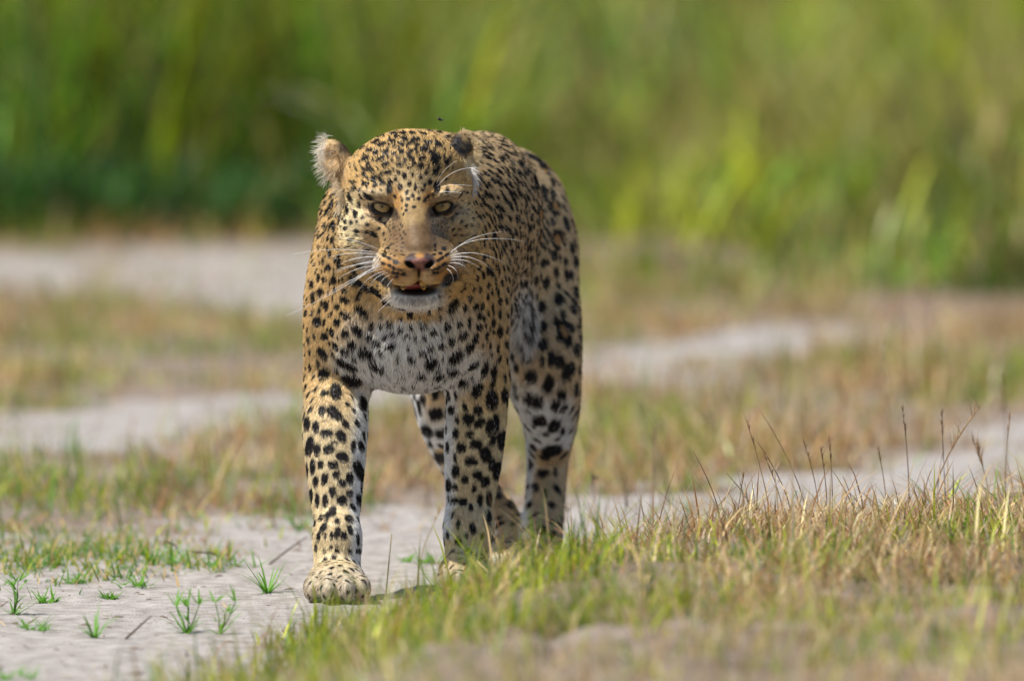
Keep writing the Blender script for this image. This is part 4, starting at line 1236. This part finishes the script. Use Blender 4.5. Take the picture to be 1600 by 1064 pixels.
for px, py, top, lean, head in [(1015, 830, 700, 10, 'fork'), (1040, 838, 740, -20, None), (1075, 830, 735, 30, 'spike'), (1110, 828, 690, -60, None), (1128, 830, 705, -45, None),
        (1150, 826, 742, 12, 'spike'), (1172, 822, 755, -8, None), (1205, 822, 660, -38, 'spike'), (1225, 820, 715, -30, 'spike'), (1238, 818, 690, -55, None), (1262, 815, 640, -75, None),
        (1280, 815, 690, -25, 'spike'), (1292, 815, 700, -10, 'spike'), (1300, 812, 690, -5, 'spike'), (1322, 806, 682, 6, 'spike'), (1350, 802, 720, 20, None), (1385, 800, 700, -14, 'spike'),
        (1420, 795, 640, -10, 'spike'), (1465, 790, 700, 10, None), (1478, 790, 645, -6, 'spike'), (1545, 780, 690, -25, 'plume'), (1570, 775, 650, 8, 'spike'), (905, 868, 800, -18, 'fork'), (955, 862, 790, 25, 'fork'),
        (985, 850, 772, 18, None), (920, 868, 815, 24, 'fork'), (880, 880, 830, -22, 'fork'), (1185, 822, 740, -50, None), (1335, 806, 745, -18, None), (1440, 795, 735, 14, None)]:
    STALKS.append((px, py, top, lean, head))
seen = {}
def looks(s):
    px, py, top, lean, head = s
    size = 'tall' if py - top > 115 else 'short'
    way = 'left-leaning' if lean < -14 else 'right-leaning' if lean > 14 else 'upright'
    hd_ = {None: 'bare dry stalk', 'spike': 'spike-headed dry stalk', 'fork': 'fork-headed dry stalk', 'plume': 'plumed dry stalk'}[head]
    return size + ' ' + way + ' ' + hd_
STALKS.sort()
NTH = ['leftmost', 'second from the left', 'third from the left', 'fourth from the left', 'fifth from the left', 'sixth from the left', 'seventh from the left', 'eighth from the left']
for k, s in enumerate(STALKS):
    kind = looks(s); j = seen.get(kind, 0); seen[kind] = j + 1
    many = sum(looks(q) == kind for q in STALKS) > 1
    lab = kind + ' on the grassy bank' + (', ' + NTH[j] + ' of its kind' if many else ', the only such one')
    stalk(*s[:4], (DRY if k % 3 else DARKDRY) * r.uniform(.8, 1.2), 100 + k, s[4], lab, GRP)
stalk(1455, 792, 632, 78, DRY * 1.2, 200, 'plume', 'leaning dry stalk with a thick seed plume, tallest on the bank', GRP, None, .0013)
stalk(1017, 835, 690, 4, DARKDRY, 201, 'fork', 'dark forked stalk standing right of the hind legs', GRP)
stalk(935, 850, 735, -12, DARKDRY, 202, 'spike', 'dark stalk beside the hind paw carrying a tiny fly', GRP)
far = 'blurred dry stalks behind the bank'
stalk(1395, 700, 395, -20, PALE * .8, 210, 'plume', 'tall pale stalk rising behind the bank with a zigzag seed head', far, 1.6)
stalk(1255, 690, 455, 2, STRAW * .8, 211, None, 'upright thin pale stalk rising behind the bank, without a head', far, 2.2)
stalk(1575, 700, 460, -8, DARKDRY, 212, 'spike', 'thin dark stalk near the right edge behind the bank', far, 1.4)
stalk(1530, 640, 500, 15, PALE * .8, 213, 'plume', 'pale tangled stalk near the right edge behind the bank', far, 2.4)
stalk(1140, 640, 440, -30, PALE * .75, 214, 'plume', 'pale feathery stalk in the dry band right of the haunch', far, 4.5)
stalk(1045, 740, 560, -60, OLIVE, 215, None, 'bent olive stem in the dry grass right of the hind leg', far, 2.0, .0014)
stalk(655, 800, 700, 38, STRAW, 216, 'spike', 'pale stalk leaning right, seen between the forelegs', far, .55)
stalk(600, 905, 770, 12, OLIVE * 1.3, 217, None, 'blurred olive stem in front of the sand between the forelegs', far, -.5, .0013)

# twigs on the sand
twig_mat, nt, bs = new_mat('grey dead twig'); bs.inputs['Base Color'].default_value = (.11, .08, .06, 1); bs.inputs['Roughness'].default_value = .9
for (x0, y0, x1, y1), lab in (((196, 998, 236, 962), 'thin dead twig sticking up from the sand beside the spiky tuft'),
                              ((258, 845, 282, 875), 'dark dry twig leaning over the sprawling weed'),
                              ((300, 862, 352, 880), 'dead stem lying behind the sprawling weeds'),
                              ((420, 882, 480, 838), 'long thin twig leaning towards the stepping foreleg')):
    a = ground_at(x0, max(y0, y1)); b = W(x1, y1, a[1] + .03) if y1 < y0 else ground_at(x1, y1) + np.array([0, 0, .006])
    if y1 > y0: a = W(x0, y0, b[1] - .02)
    mid_ = (a + b) / 2 + np.array([.004, 0, .004])
    o = mesh_object('twig', *tube([a, mid_, b], [.0016, .0013, .0007], 6), twig_mat); tag(o, lab, 'twig', 'dead twigs on the sand')

# crumbs of soil and plant litter lying on the sand
V = []; F = []
for _ in range(700):
    px = r.uniform(-300, 1200); py = r.uniform(770, 1064)
    d_ = .07 - (930 - py) / F_PX; Y = CAM_H / d_ - CAM_D; X = (px - 800) * MPP(Y)
    if bank_side(np.array([X]), np.array([Y]))[0] > .05: continue
    if noise2(np.array([X]), np.array([Y]), 5.0, 60)[0] < .45 and r.random() < .8: continue
    s = r.lognormal(-6.0, .5); z = float(height(np.array([X]), np.array([Y]))[0])
    c = np.array([X, Y, z]); a = r.uniform(0, 6.28)
    ax = np.array([math.cos(a), math.sin(a), 0]) * s * r.uniform(1, 3.2); bx = np.array([-math.sin(a), math.cos(a), 0]) * s * r.uniform(.6, 1.1)
    up_ = np.array([r.normal(0, .2), r.normal(0, .2), 1]) * s * .45
    o_ = len(V); V += [c + ax, c + bx, c - ax * r.uniform(.6, 1), c - bx, c + up_, c - up_ * .4]
    for q in range(4):
        F += [(o_ + q, o_ + (q + 1) % 4, o_ + 4), (o_ + (q + 1) % 4, o_ + q, o_ + 5)]
crumb_mat, nt, bs = new_mat('dark soil crumbs'); bs.inputs['Base Color'].default_value = (.16, .12, .095, 1); bs.inputs['Roughness'].default_value = 1
o = mesh_object('soil_crumbs', V, F, crumb_mat, None, False); tag(o, 'dark crumbs of soil and litter scattered over the sand', 'soil', kind='stuff')

# two flies
fly_mat, nt, bs = new_mat('fly'); bs.inputs['Base Color'].default_value = (.012, .012, .016, 1); bs.inputs['Roughness'].default_value = .3
wing_mat, nt, bs = new_mat('fly wing'); bs.inputs['Base Color'].default_value = (.45, .45, .45, 1); bs.inputs['Roughness'].default_value = .3; bs.inputs['Alpha'].default_value = .45
def fly(loc, label, s):
    root = bpy.data.objects.new('fly', None); COL.objects.link(root); root.location = loc; tag(root, label, 'fly', 'flies')
    root.rotation_euler = (0, .3, .5)
    v, f = uv_ball(.0016 * s, 12, 8, 1.7, 1, 1); mesh_object('abdomen', v, f, fly_mat, root)
    v, f = uv_ball(.0011 * s, 10, 8); h_ = mesh_object('head', v, f, fly_mat, root); h_.location = (.0034 * s, 0, .0003)
    for q in (-1, 1):
        mesh_object('wing', [(0, 0, .0012 * s), (-.003 * s, q * .0042 * s, .002 * s), (-.006 * s, q * .003 * s, .0018 * s), (-.004 * s, q * .0006 * s, .0014 * s)], [(0, 1, 2, 3)], wing_mat, root)
fly(W(687, 187, -.12), 'tiny dark fly in the air just above the head', 1.25)
fly(W(930, 746, ground_at(935, 850)[1] - .002), 'tiny dark fly clinging to a dry stalk by the hind legs', 1.25)
